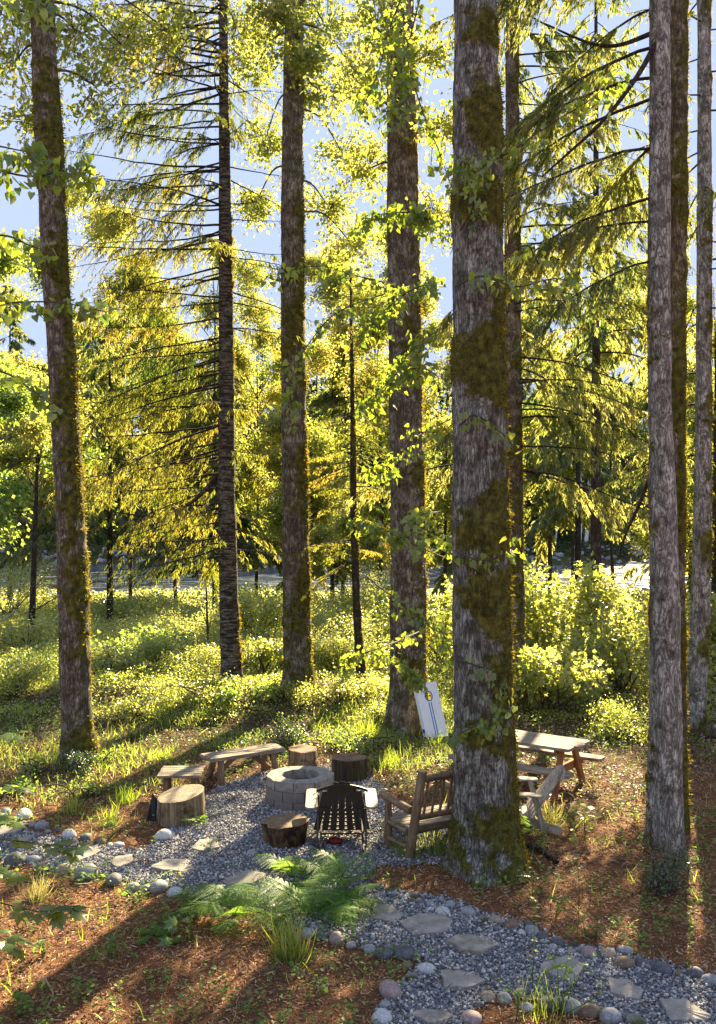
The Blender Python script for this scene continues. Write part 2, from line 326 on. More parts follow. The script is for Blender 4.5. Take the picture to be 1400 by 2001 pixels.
# ------------------------------------------------------------------ undergrowth
BL = A([-.5, 0, 0], [.5, 0, 0], [.38, .4, .05], [-.38, .4, .05], [.2, .75, .2], [-.2, .75, .2], [0, 1, .42]); BLQ = A([0, 1, 2, 3], [3, 2, 4, 5]); BLT = A([5, 4, 6])
def blades(mb, x, y, z, hgt, wd, lean=.45, val=None):
    n = len(x); Yd = A(0, 0, 1.) + lean * RG.normal(size=(n, 3)) * A(1, 1, .2); Xf, Yf, Zf = frame_from(Yd, rdir(n) * A(1, 1, .1))
    if val is None: val = RG.random(n)
    S = np.stack([np.full(n, wd) * RG.uniform(.7, 1.3, n), hgt, hgt * RG.uniform(.5, 1.6, n)], 1); P = np.stack([x, y, z], 1)
    mb.stamp(BL, BLQ, P, Xf, Yf, Zf, S, val); mb.stamp(BL[4:], A([1, 0, 2]), P, Xf, Yf, Zf, S, val)
def gd(x, y):      # where grass grows
    a = fb2(x, y, .55, 3, 41)
    d = .018 + 1.0 * sst(.5, .6, a) * sst(13.8, 15.5, y) * (1 - .5 * sst(23, 30, y))
    px = x / y * F + CX; py = HY + H * F / y
    d += 1.1 * np.exp(-((py - 1452) / 22) ** 2) * (px < 560) * sst(.35, .6, fb2(x, y, 1.5, 2, 4))
    d += .5 * np.exp(-((px - 850) / 90) ** 2 - ((py - 1640) / 40) ** 2) + .35 * np.exp(-((px - 80) / 110) ** 2 - ((py - 1560) / 60) ** 2) + .5 * np.exp(-((px - 800) / 60) ** 2 - ((py - 1480) / 25) ** 2)
    d += .16 * sst(.52, .66, fb2(x, y, 1.1, 3, 43)) * (y < 15)
    return d * (1 - .93 * onpath(x, y))
x, y = scatter(420000, -14, 14, 6.8, 34, None, 11)
k = RG.random(len(x)) < gd(x, y) * .42; x, y = x[k], y[k]
mb = MB(); blades(mb, x, y, height(x, y), RG.uniform(.06, .24, len(x)) * (1 + .3 * sst(15, 25, y)), .011 * np.maximum(1, y / 14)); mb.build('grass', G['grass'])['kind'] = 'stuff'

def leaves_at(mb, P, size, upb=1.0, val=None, T=L4, TF=L4F, out=None, aspect=1.0):   # leaves scattered at points, mostly face-up
    n = len(P); Yd = RG.normal(size=(n, 3)) * A(1, 1, .5)
    if out is not None: Yd = Yd * .7 + out
    Xf, Yf, Zf = frame_from(Yd, A(0, 0, upb) + RG.normal(size=(n, 3)) * .8)
    size = np.broadcast_to(size, (n,)); S = np.stack([size * aspect, size, size], 1)
    mb.stamp(T, TF, P, Xf, Yf, Zf, S, val)
# low leafy cover on the berm and across the meadow down to the river bank
r = np.random.default_rng(21); n = 520000
y = 19.0 * (76 / 19.0) ** r.random(n); x = r.uniform(-.44, .44, n) * y * 1.05
hb = .14 + .3 * sst(22, 26, y) + 1.15 * sst(.36, .7, fb2(x, y, .42, 4, 51)) * sst(22.5, 29, y) * (1 - .8 * sst(42, 56, y)) + .3 * sst(.45, .7, fb2(x, y, 1.1, 3, 52))
px = x / y * F + CX
dens = .15 + .85 * sst(.36, .52, fb2(x, y, .8, 3, 53)); dens *= 1 - .9 * np.exp(-((y - 43) / 2.2) ** 2) * (px < 300); dens *= .3 + .7 * sst(19, 23.5, y + 3 * (fb2(x, y, .5, 2, 8) - .5))
k = r.random(n) < dens; x, y, hb = x[k], y[k], hb[k]; n = len(x)
P = np.stack([x, y, height(x, y) + hb * r.random(n) ** .6], 1)
mb = MB(); leaves_at(mb, P, .056 * (y / 24) ** .8 * r.uniform(.6, 1.35, n), .8, np.clip(r.normal(.5, .2, n) + (fb2(x, y, .5, 2, 55) - .5) * .9, 0, 1)); mb.build('undergrowth', G['shrub'])['kind'] = 'stuff'
# ------------------------------------------------------------------ trunks
def trunk_mesh(mb, pts, Y, sides=56, dz=.06, mossf=None, seed=0, flare=.35, rough=.05, top=None, zbase=None, roots=5, fine=14, mi=0):
    """pts: (px, py, width_px) down the trunk; all at distance Y. Returns surface samples (pos, normal, moss)."""
    p = sorted(pts, key=lambda q: -q[1]); zs = np.array([H - (q[1] - HY) / F * Y for q in p]); xs = np.array([(q[0] - CX) / F * Y for q in p]); rs = np.array([q[2] / 2 / F * Y * .94 for q in p])
    zb = zs[0] - .12 if zbase is None else zbase; zt = top or zs[-1] + 3
    z = np.arange(zb, zt, dz); cx = np.interp(z, zs, xs); sl = (xs[-1] - xs[-3]) / (zs[-1] - zs[-3] + 1e-6) if len(xs) > 2 else 0
    cx = cx + np.where(z > zs[-1], (z - zs[-1]) * sl, 0); kk = np.exp(-np.linspace(-2, 2, 9) ** 2); kk /= kk.sum(); cx = np.convolve(np.pad(cx, 4, 'edge'), kk, 'valid')
    r = np.interp(z, zs, rs) * (1 - .02 * np.maximum(0, z - zs[-1]))
    th = np.arange(sides) / sides * 2 * math.pi; TH, ZZ = np.meshgrid(th, z); RR = np.repeat(r[:, None], sides, 1); hh = ZZ - zs[0]
    RR = RR * (1 + flare * np.exp(-np.maximum(hh, 0) / .28) * (.75 + .5 * np.sin(TH * roots + seed) * np.exp(-np.maximum(hh, 0) / .5)))
    c3 = np.stack([np.cos(TH) * RR * 1.0, np.sin(TH) * RR, ZZ], -1).reshape(-1, 3) + seed * 3.3
    sc3 = c3 * A(fine, fine, fine * .22); bark = 1 - np.abs(fbm(sc3, 3, seed) * 2 - 1) * 1.6
    bark = bark.reshape(TH.shape); lump = (fbm(c3 * A(2.2, 2.2, 1.4), 3, seed + 5).reshape(TH.shape) - .5)
    ms = np.zeros(TH.shape)
    if mossf is not None: ms = np.clip(mossf(TH, hh, fbm(c3 * A(1.8, 1.8, 1.1), 4, seed + 9).reshape(TH.shape), fbm(c3 * 6.5, 3, seed + 3).reshape(TH.shape)), 0, 1)
    RR = RR * (1 + rough * (bark - .5) + .16 * lump) + ms * (.0 + .045 * fbm(c3 * 5, 3, seed + 2).reshape(TH.shape))
    V = np.stack([cx[:, None] + np.cos(TH) * RR, Y + np.sin(TH) * RR, ZZ], -1)
    n = len(z); i, j = np.meshgrid(np.arange(n - 1), np.arange(sides), indexing='ij'); k = (j + 1) % sides
    mb.add(V.reshape(-1, 3), np.stack([i * sides + j, i * sides + k, (i + 1) * sides + k, (i + 1) * sides + j], -1).reshape(-1, 4), ms.ravel(), mi)
    N = np.stack([np.cos(TH), np.sin(TH), np.zeros_like(TH)], -1)
    return V.reshape(-1, 3), N.reshape(-1, 3), ms.ravel(), (lambda zz: A(np.interp(zz, z, cx), Y, zz)), (lambda zz: float(np.interp(zz, z, r)))
TUFT = A([-.5, 0, 0], [.5, 0, 0], [.1, 1, .1]); TF3 = A([0, 1, 2])
def moss_tufts(S, n, size, root, name='moss', seed=0):
    V, N, ms = S[:3]; r = np.random.default_rng(seed); p = ms * (V[:, 2] < 24) * (N[:, 1] < .75); p = p / p.sum(); k = r.choice(len(V), n, p=p)
    P = V[k] - N[k] * .01 + r.normal(size=(n, 3)) * A(.02, .02, .03); D = N[k] + r.normal(size=(n, 3)) * .55 + A(0, 0, -.35)
    Xf, Yf, Zf = frame_from(D, rdir(n)); s = size * r.uniform(.5, 1.4, n)
    mb = MB(); mb.stamp(TUFT, TF3, P, Xf, Yf, Zf, np.stack([s * .42, s, s], 1), np.clip(r.normal(.5, .22, n), 0, 1)); return mb.build(name, G['moss'], root)

def twig_tubes(mb, segs, sides=4):       # segs: list of (points, r0, r1)
    for P, r0, r1 in segs:
        V, Fq = tube(P, np.linspace(r0, r1, len(P)), sides); mb.add(V, Fq, 0)

# ------------------------------------------------------------------ conifer boughs (vectorised): limbs -> side twigs -> hanging sprays
def bough_mesh(base, az, L, rise, droop, rng, tw_mb, sp_mb, r0=None, dens=1.0, spray=.13, hang=.6, start=.12, wide=.32, sway=.15, tips=1.0, sw=.3):
    n = 12; s = np.linspace(0, 1, n); a = az + sway * rng.normal() * s
    P = np.stack([base[0] + np.sin(a) * L * s, base[1] + np.cos(a) * L * s, base[2] + rise * s * L - droop * L * s ** 2 + .12 * droop * L * s ** 5 + .012 * L * rng.normal(size=n).cumsum() * .4], 1)
    r0 = r0 or .006 + .0065 * L; V, Fq = tube(P, np.linspace(r0, .004, n), 5); tw_mb.add(V, Fq, 0)
    m = max(5, int(L * 12 * dens)); u = start + (1 - start) * rng.random(m) ** .8; idx = u * (n - 1); i0 = np.minimum(idx.astype(int), n - 2); f = (idx - i0)[:, None]
    B = P[i0] * (1 - f) + P[i0 + 1] * f; T = nrm(P[i0 + 1] - P[i0]); side = rng.choice([-1, 1], m)[:, None]
    Wd = nrm(np.cross(T, A(0, 0, 1.))) * side; D = nrm(T * .75 + Wd * rng.uniform(.4, 1.1, (m, 1)) + A(0, 0, -1.) * hang * rng.uniform(.1, .9, (m, 1)))
    ln = wide * L * (1 - u * .62) * rng.uniform(.45, 1.1, m) * (.35 + .65 * np.minimum(1, u / .35)); ln = np.clip(ln, .12, 1.5)
    q = 5; ss = np.linspace(0, 1, q)
    for a_ in range(m):   # thin side twigs
        TP = B[a_] + D[a_] * ln[a_] * ss[:, None] + A(0, 0, -1.) * (hang * .35 * ln[a_] * ss ** 2)[:, None]
        V, Fq = tube(TP[[0, 2, 4]], [.005, .0035, .002], 3); tw_mb.add(V, Fq, 0)
    k = np.maximum(4, (ln * 78 * dens).astype(int)); w = np.repeat(np.arange(m), k); N = len(w); v = rng.random(N) ** .85
    C = B[w] + D[w] * (ln[w] * v)[:, None] + A(0, 0, -1.) * (hang * .35 * ln[w] * v ** 2)[:, None] + rng.normal(size=(N, 3)) * .012
    sd = nrm(np.cross(D[w], A(0, 0, 1.))) * rng.choice([-1, 1], N)[:, None]
    Dd = nrm(D[w] * .7 + sd * rng.uniform(.2, 1, (N, 1)) + A(0, 0, -1.) * hang * rng.uniform(.2, 1.6, (N, 1)))
    Xf, Yf, Zf = frame_from(Dd, A(0, 0, 1.) + rng.normal(size=(N, 3)) * .45); sz = spray * rng.uniform(.55, 1.35, N)
    val = np.clip(.5 + .16 * rng.normal(size=N) + .22 * rng.normal(), 0, 1)
    sp_mb.stamp(L4, L4F, C, Xf, Yf, Zf, np.stack([sz * sw * 1.5, sz, sz], 1), val)
    return P
def conifer(mb_t, mb_s, base, top, z0, Lmax, nb, seed, Lmin=.5, rise=.12, droop=.42, dens=1., spray=.14, hang=.7, azf=None, shape=.8, trunk_r=.15, lean=(0, 0), sw=.3, wide=.32):
    r = np.random.default_rng(seed); 
    for q in range(nb):
        t_ = (q + r.random()) / nb; z = z0 + (top - z0) * t_; L = max(Lmin, Lmax * (1 - t_) ** shape * r.uniform(.65, 1.1)); az = r.uniform(0, 2 * math.pi) if azf is None else azf(r)
        c = A(base[0] + lean[0] * (z - base[2]), base[1] + lean[1] * (z - base[2]), z)
        bough_mesh(c, az, L, rise + .1 * r.normal(), droop * r.uniform(.7, 1.3), r, mb_t, mb_s, dens=dens, spray=spray, hang=hang, sw=sw, wide=wide)

# ------------------------------------------------------------------ broadleaf crowns: blobs -> twigs -> leaves
HEART = A([0, .04, 0], [0, .5, -.05], [0, 1.08, -.2], [.36, -.06, .08], [.5, .28, .1], [.27, .7, 0], [-.36, -.06, .08], [-.5, .28, .1], [-.27, .7, 0])
HEARTF = A([0, 3, 4, 1], [1, 4, 5, 2], [0, 1, 7, 6], [1, 2, 8, 7])
_m = []
for a_, l_ in ((-2.2, .45), (-1.75, .62), (-1.35, .38), (-.95, .82), (-.55, .45), (0, 1.0), (.55, .45), (.95, .82), (1.35, .38), (1.75, .62), (2.2, .45)): _m.append((math.sin(a_) * l_ * .62, math.cos(a_) * l_ * .62 + .3, -.12 * l_))
PALM = np.array([(0, .3, .05)] + _m + [(0, .0, 0)]); PALMF = A(*[[0, q + 1, q] for q in range(1, 11)], [0, 1, 12], [0, 12, 11])
def blob_leaves(mbt, mbl, root, c, rad, n_tw, n_lf, size, rng, T=L4, TF=L4F, hang=.3, r0=.02, val0=.5, spread=.22, limb=True, droop=.1):
    c = np.asarray(c, float); rad = np.asarray(rad, float)
    if limb:
        mid = (np.asarray(root) * .5 + c * .5) + A(0, 0, .12 * np.linalg.norm(c - root)) ; V, Fq = tube(spline([root, mid, c], 9), np.linspace(r0, r0 * .45, 9), 5); mbt.add(V, Fq, 0)
    D = nrm(rng.normal(size=(n_tw, 3))) * (rng.random((n_tw, 1)) ** .45) * rad; E = c + D; S0 = c + D * .25
    for q in range(n_tw):
        Pm = (S0[q] + E[q]) / 2 + A(0, 0, .1 * np.linalg.norm(D[q])) + rng.normal(size=3) * .05
        V, Fq = tube(np.stack([S0[q], Pm, E[q] + A(0, 0, -droop)]), [r0 * .35, r0 * .22, .003], 3); mbt.add(V, Fq, 0)
    w = np.repeat(np.arange(n_tw), n_lf); N = len(w); u = rng.uniform(.25, 1.08, N)[:, None]
    P = S0[w] * (1 - u) + E[w] * u + A(0, 0, .1) * (np.linalg.norm(D[w], axis=1, keepdims=True) * 4 * u * (1 - u) * .5) + rng.normal(size=(N, 3)) * spread * A(1, 1, .7)
    Yd = rng.normal(size=(N, 3)) * .6 + nrm(D[w]) * .4 + A(0, 0, -hang); Xf, Yf, Zf = frame_from(Yd, A(0, 0, .7) + rng.normal(size=(N, 3)) * .75)
    s = size * rng.uniform(.55, 1.25, N); mbl.stamp(T, TF, P, Xf, Yf, Zf, s, np.clip(val0 + .2 * rng.normal(size=N) + .15 * rng.normal(size=n_tw)[w], 0, 1))

# bark kinds
BK = {}
BK['moss'] = bark_mat('mossy_bark', (.075, .06, .038), (.235, .19, .12), (.42, .37, .27), .52)
BK['grey'] = bark_mat('grey_furrowed_bark', (.07, .064, .046), (.215, .2, .155), (.45, .44, .37), .49, zs=.2, sc_=13)
BK['fir'] = bark_mat('banded_fir_bark', (.07, .055, .038), (.25, .205, .15), (.48, .43, .33), .44, zs=1.6, sc_=12, horiz=True)
BK['right'] = bark_mat('pale_furrowed_bark', (.09, .08, .058), (.31, .285, .225), (.56, .54, .46), .46, zs=.3, sc_=11, red=True)
BK['far'] = bark_mat('far_bark', (.04, .032, .025), (.13, .1, .075), (.25, .22, .18), .6)

def moss_side(amount=.5, side=0.0, low=.0, rings=None, spread=.25):    # moss favours one side (angle), the base, and the given rings of height
    def f(TH, h, n, n2):
        d = .5 + .5 * np.cos(TH - side); v = n * 1.0 + .30 * (d - .5) + amount - .5 + low * np.exp(-h / .9)
        for (a, b, k, s0) in rings or []: v = v + k * np.exp(-((h - a) / b) ** 2) * (.45 + .75 * (.5 + .5 * np.cos(TH - s0)))
        return sst(.40, .74, v + (n2 - .5) * .6)
    return f
def big_tree(name, label, pts, Y, bark, mossf, seed, tufts=6000, tsize=.05, group=None, cat='tree', **kw):
    bz = H - (max(q[1] for q in pts) - HY) / F * Y; bx = (max(pts, key=lambda q: q[1])[0] - CX) / F * Y
    root = thing(name, label, cat, (bx, Y, bz), group=group); mb = MB(); S = trunk_mesh(mb, pts, Y, mossf=mossf, seed=seed, **kw)
    mb.build('trunk', bark, root, loc=None).location = (0, 0, 0)
    root.children[0].matrix_parent_inverse = Matrix.Translation(-Vector((bx, Y, bz)))
    if tufts: moss_tufts(S, tufts, tsize, root, seed=seed).matrix_parent_inverse = Matrix.Translation(-Vector((bx, Y, bz)))
    return root, S
def addpart(root, name, mb, mat, smooth=True):
    o = mb.build(name, mat, root, smooth); r_ = root
    while r_.parent: r_ = r_.parent
    o.matrix_parent_inverse = Matrix.Translation(-Vector(r_.location)); return o

PI = math.pi
T1, S1 = big_tree('cottonwood_tree', 'leaning mossy tree at the left with swollen moss clumps on its trunk', [(80, -20, 44), (88, 130, 50), (96, 280, 52), (103, 450, 52), (112, 600, 50), (122, 720, 54), (129, 860, 54), (137, 1000, 56), (143, 1150, 60), (146, 1300, 60), (151, 1420, 62), (154, 1492, 66)], 16.2, BK['moss'],
                  moss_side(.42, .2, .22, [(3.1, .35, .5, .6), (5.0, .5, .45, .3), (6.0, .3, .5, 0), (8.2, 1.0, .3, 0), (11.5, 1.4, .25, 3.)]), 1, 9000, .045, flare=.34, sides=60, dz=.05)
T2, S2 = big_tree('fir_tree', 'fir with straight banded bark and many long drooping boughs reaching left', [(437, -20, 16), (438, 200, 20), (440, 400, 26), (442, 600, 30), (443, 800, 33), (443, 950, 36), (447, 1150, 38), (451, 1280, 41), (453, 1338, 44)], 21.8, BK['fir'],
                  moss_side(.22, .3, .12), 2, 1500, .05, flare=.3, sides=40, dz=.06, zbase=.2)
T3, S3 = big_tree('cottonwood_tree', 'straight olive-mossed trunk in the middle, standing on the bank just behind the long bench', [(576, -20, 38), (573, 200, 42), (571, 400, 46), (572, 600, 47), (574, 800, 50), (577, 1000, 52), (580, 1200, 56), (582, 1300, 58), (582, 1348, 62)], 21.1, BK['moss'],
                  moss_side(.44, .0, .25, [(5, 1., .2, 0), (8, 1.5, .18, 0)]), 3, 7000, .05, flare=.28, sides=48, zbase=.2)
T5, S5 = big_tree('cottonwood_tree', 'thick mossy trunk that the white bean bag board leans on', [(783, -20, 56), (784, 150, 58), (787, 300, 62), (788, 450, 66), (790, 600, 66), (793, 800, 68), (797, 1000, 70), (798, 1200, 74), (797, 1340, 76), (793, 1432, 84)], 18.6, BK['moss'],
                  moss_side(.40, .4, .25, [(4.5, 1.0, .18, 0), (7.5, .9, .15, 0)]), 4, 8000, .05, flare=.34, sides=60, dz=.055)
T6, S6 = big_tree('cottonwood_tree', 'biggest and nearest trunk, grey furrowed bark with dark moss patches, beside the log chair', [(929, -20, 88), (931, 100, 90), (933, 300, 99), (934, 500, 102), (935, 700, 104), (936, 900, 108), (940, 1100, 115), (943, 1250, 118), (945, 1400, 121), (948, 1550, 126), (951, 1640, 132), (953, 1700, 146)], 11.3, BK['grey'],
                  moss_side(.33, .0, .26, [(8.9, .4, .42, -.9), (7.9, .3, .5, -1.3), (9.9, .3, .35, -1.6), (5.9, .55, .5, -1.6), (6.9, .3, .25, -.6), (4.05, .35, .3, -1.4), (3.3, .35, .38, -1.3), (1.55, .45, .32, -.9), (.6, .35, .3, -1.2)]), 5, 16000, .035, flare=.28, sides=110, dz=.035, roots=5, zbase=-.1, rough=.07)
T8, S8 = big_tree('fir_tree', 'straight pale furrowed trunk at the right with a reddish foot', [(1290, -20, 41), (1290, 200, 42), (1289, 400, 44), (1288, 560, 46), (1290, 800, 47), (1296, 1000, 54), (1300, 1200, 60), (1301, 1400, 66), (1300, 1560, 71), (1299, 1655, 76)], 12.15, BK['right'],
                  moss_side(.24, PI, .05), 6, 2500, .035, flare=.22, sides=72, dz=.04, zbase=-.1)
T9, S9 = big_tree('cottonwood_tree', 'dark mossy trunk tucked close behind the pale furrowed one at the right', [(1326, -20, 32), (1325, 200, 34), (1326, 400, 32), (1323, 560, 34), (1321, 700, 36), (1322, 900, 30), (1323, 1100, 30), (1323, 1300, 32), (1325, 1500, 34), (1326, 1640, 40)], 12.75, BK['moss'],
                  moss_side(.54, .2, .1, [(7, 2, .2, 0), (4.6, .4, .3, 0)]), 7, 6000, .04, flare=.15, sides=44, dz=.05, zbase=-.1)
T10, S10 = big_tree('fir_tree', 'slim brown trunk nearest the right edge, farther back than the pale pair', [(1376, -20, 26), (1377, 300, 28), (1376, 500, 29), (1375, 800, 32), (1373, 1000, 34), (1369, 1200, 38), (1361, 1350, 41), (1357, 1435, 44)], 18.6, BK['right'],
                    moss_side(.42, 0, .15), 8, 3000, .04, flare=.15, sides=36, zbase=-.15)
T7, S7 = big_tree('fir_tree', 'slender fir half hidden behind the biggest trunk', [(1001, -20, 24), (1001, 300, 28), (1001, 600, 34), (1002, 900, 38), (1004, 1100, 39), (1008, 1300, 38), (1010, 1395, 44)], 20.6, BK['moss'], moss_side(.5, 0, .1), 9, 2500, .05, flare=.15, sides=30, zbase=-.2)
T11, S11 = big_tree('young_fir', 'thin dark-stemmed young fir with wispy boughs, between the middle mossy trunk and the board tree', [(685, 540, 3), (687, 660, 6), (689, 800, 9), (691, 1000, 14), (697, 1180, 16), (703, 1290, 18), (711, 1368, 22)], 21.5, BK['far'], moss_side(.45, 0, .1), 10, 1500, .045, flare=.1, sides=16, top=H + (HY - 520) / F * 21.5, zbase=-.1)
# ------------------------------------------------------------------ foliage of the named trees
def px_pt(px, py, Y): return np.array(atY(px, py, Y))
# fir with the long left-reaching boughs
rng = np.random.default_rng(100); tw, sp = MB(), MB(); rad = S2[4]; cen = S2[3]
z = 3.4
while z < 19.0:
    for q in range(3 if z < 14 else 4):
        left = rng.random() < .62; az = (-PI / 2 + rng.normal() * .45) if left else (rng.choice([PI / 2 + rng.normal() * .6, rng.normal() * .7, PI + rng.normal() * .4]))
        t_ = (z - 3.4) / 15.6; L = (3.8 if left else 2.2) * (1 - .06 * t_) * rng.uniform(.65, 1.08) * (.72 + .28 * min(1, (z - 2.5) / 3.)); c = cen(z + rng.uniform(-.15, .15))
        up = rng.uniform(-.34, -.04) if z < 12 else rng.uniform(-.2, .08)
        bough_mesh(c, az, L, up, rng.uniform(-.16, .14), rng, tw, sp, dens=.92 * (.4 + .6 * rng.random()), spray=.12, hang=1.05, start=.08, wide=.3, sway=.35, sw=.15)
    z += rng.uniform(.24, .4)
for (pts) in ([(425, 932, 21.8), (370, 985, 21.2), (300, 1008, 20.9), (215, 1000, 20.8)],): tw.add(*tube(spline([px_pt(*p) for p in pts], 14), np.linspace(.055, .015, 14), 6), 0)
addpart(T2, 'bough', tw, BK['far']); addpart(T2, 'needles', sp, G['needle'], False)

def fir_parts(root, seed, z0, z1, L, nb, azf=None, mat='hemlock', spray=.13, dens=.9, hang=.8, base=None, **kw):
    tw, sp = MB(), MB(); rng = np.random.default_rng(seed); cen = base
    for q in range(nb):
        t_ = (q + rng.random()) / nb; z = z0 + (z1 - z0) * t_; az = azf(rng) if azf else rng.uniform(0, 2 * PI); Lq = L(t_) * rng.uniform(.65, 1.1)
        bough_mesh(cen(z), az, Lq, rng.normal() * .08 + kw.get('rise', -.02), rng.uniform(.2, .42) * kw.get('droop', 1), rng, tw, sp, dens=dens * rng.uniform(.7, 1.1), spray=spray, hang=hang, wide=kw.get('wide', .3), sw=kw.get('sw', .24))
    addpart(root, 'bough', tw, BK['far']); addpart(root, 'needles', sp, G[mat], False)
fir_parts(T7, 101, 5.0, 17.5, lambda t: 3.5 - 1.1 * t, 52, lambda r: r.normal() * .75 + PI / 2 * .95 if r.random() < .75 else r.uniform(0, 2 * PI), base=S7[3], hang=1.1, dens=.9, spray=.125, droop=.8)
fir_parts(T11, 102, 3.2, 9.8, lambda t: 1.75 * (1 - t) ** .8 + .22, 62, base=S11[3], dens=1., spray=.085, hang=.5, droop=.7, mat='needle')
fir_parts(T8, 103, 7.4, 13.5, lambda t: 2.7, 15, lambda r: -PI / 2 + r.normal() * .5 + .4, base=S8[3], dens=1.7, spray=.085, hang=1.0, rise=-.1, wide=.36)
fir_parts(T10, 104, 5, 17, lambda t: 3.2 - 1.2 * t, 34, lambda r: r.choice([-PI / 2, PI / 2, 0]) + r.normal() * .5, base=S10[3], dens=.7, spray=.12, hang=.9)
def bare(pts, r0, n=18): addpart(T8, 'bare_branch', MB().add(*tube(spline([px_pt(*q) for q in pts], n), np.linspace(r0, .01, n), 6), 0), BK['far'])
bare([(1290, 70, 12.1), (1245, 150, 12), (1180, 235, 11.9), (1110, 300, 11.9), (1060, 345, 12)], .04)
bare([(1290, 60, 12.2), (1180, 90, 12.5), (1050, 40, 13)], .035)
bare([(1272, 925, 12.2), (1250, 985, 12.3), (1225, 1040, 12.5), (1208, 1095, 12.7)], .028)
# crowns of the cottonwoods that come down into view
def crown(root, origin, blobs, seed, mat='yellow', size=.07, n_tw=26, n_lf=26, **kw):
    a, b = MB(), MB(); r = np.random.default_rng(seed)
    for bl in blobs:
        px, py, Y, R = bl[:4]; c = px_pt(px, py, Y); o = origin(min(c[2] - .1 * R, 17)) if callable(origin) else origin
        blob_leaves(a, b, o, c, A(R, R, R * (bl[4] if len(bl) > 4 else .8)), int(n_tw * (bl[5] if len(bl) > 5 else 1)), n_lf, size, r, r0=.03, **kw)
    addpart(root, 'branches', a, twig_m); addpart(root, 'foliage', b, G[mat], False)
crown(T3, S3[3], [(560, 40, 22, 1.3), (640, 60, 23, 1.3), (700, 150, 24, 1.2), (500, 130, 23, 1.2), (625, 190, 22.5, 1.1), (520, 270, 24, 1.), (670, 300, 24, 1.0), (640, 400, 23, 1.1), (540, 30, 20.3, .9), (590, 110, 20.2, .7), (480, 60, 24, 1.3), (740, 60, 24, 1.2), (500, 400, 24, .8), (690, 480, 24, 1.)], 201, size=.11, n_tw=38, n_lf=30, spread=.13)
crown(T5, S5[3], [(740, 60, 17.6, 1.0), (700, 180, 17.5, .9), (830, 110, 17.6, .8), (860, 250, 18, .9), (720, 330, 19, .8), (850, 420, 19, .9)], 202, mat='yellow', size=.11, n_tw=32, n_lf=22, spread=.13)
crown(T1, S1[3], [(150, 60, 17, 1.0), (190, 170, 17, .9), (30, 120, 17, 1.), (60, 230, 17, .8), (240, 90, 18, 1.), (20, 20, 16, .9), (330, 60, 18, .9)], 203, mat='yellow', size=.11, n_tw=30, n_lf=18, spread=.13)

# leafy shoots with big heart-shaped leaves: (points px,py,Y ...), leaves per metre, size
def shoots(root, defs, seed, size=.115, mat='cotton', name='leafy_branch'):
    r = np.random.default_rng(seed)
    for pts, dens, spread in defs:
        P = spline([px_pt(*p) for p in pts], 24); a, b = MB(), MB(); a.add(*tube(P, np.linspace(.014, .004, 24), 5), 0)
        Ltot = np.linalg.norm(np.diff(P, axis=0), axis=1).sum(); n = max(5, int(Ltot * dens))
        T = nrm(np.gradient(P, axis=0)); u = r.uniform(.12, 1, n) * 23; i0 = np.minimum(u.astype(int), 22); f = (u - i0)[:, None]; B = P[i0] * (1 - f) + P[i0 + 1] * f
        off = rdir(n) * A(1, .8, .7) * spread * r.uniform(.2, 1, (n, 1)) + A(0, 0, -.03)
        for q in range(n):
            if q % 3 == 0: a.add(*tube(np.stack([B[q], B[q] + off[q] * .6 + A(0, 0, .02), B[q] + off[q]]), [.004, .003, .0015], 3), 0)
        for q in range(3):   # leaves in threes around each twig end
            m = n; E = B + off * r.uniform(.5, 1.1, (m, 1)) + r.normal(size=(m, 3)) * .05
            Yd = A(0, 0, -.75) + r.normal(size=(m, 3)) * .55 + nrm(off) * .35; Xf, Yf, Zf = frame_from(Yd, r.normal(size=(m, 3)) * .8 + A(0, -.3, .5)); b.stamp(HEART, HEARTF, E, Xf, Yf, Zf, size * r.uniform(.5, 1.15, m), np.clip(.45 + .28 * r.normal(size=m), 0, 1))
        o = addpart(root, name, a, twig_m); addpart(o, 'leaves', b, G[mat])
        for ch in o.children: ch.matrix_parent_inverse = Matrix.Identity(4)
shoots(T6, [
    ([(905, 430, 11.2), (930, 340, 10.6), (1000, 295, 10.3), (1080, 240, 10.2), (1160, 190, 10), (1215, 130, 10)], 22, .22),
    ([(890, 560, 11.1), (940, 540, 10.6), (1010, 560, 10.2), (1080, 545, 10.2), (1140, 555, 10.2)], 14, .14),
    ([(900, 450, 11), (925, 400, 10.6), (915, 330, 10.3), (890, 300, 10.3)], 22, .16),
    ([(985, 500, 11), (1030, 480, 10.8), (1050, 510, 10.8), (1110, 610, 10.8)], 9, .12),
    ([(900, 830, 11), (930, 812, 10.7), (985, 850, 10.7), (1010, 880, 10.8)], 10, .10),
    ([(890, 1075, 11), (940, 1095, 10.7), (990, 1080, 10.6), (1020, 1040, 10.6)], 14, .12),
    ([(1000, 1380, 11.1), (985, 1340, 10.8), (965, 1390, 10.6), (955, 1425, 10.6)], 24, .14),
    ([(900, 1290, 11), (930, 1300, 10.7), (965, 1310, 10.6)], 12, .08),
    ([(1000, 1395, 11.2), (960, 1405, 10.8), (900, 1432, 10.6), (880, 1440, 10.6)], 12, .09)], 301, .085)
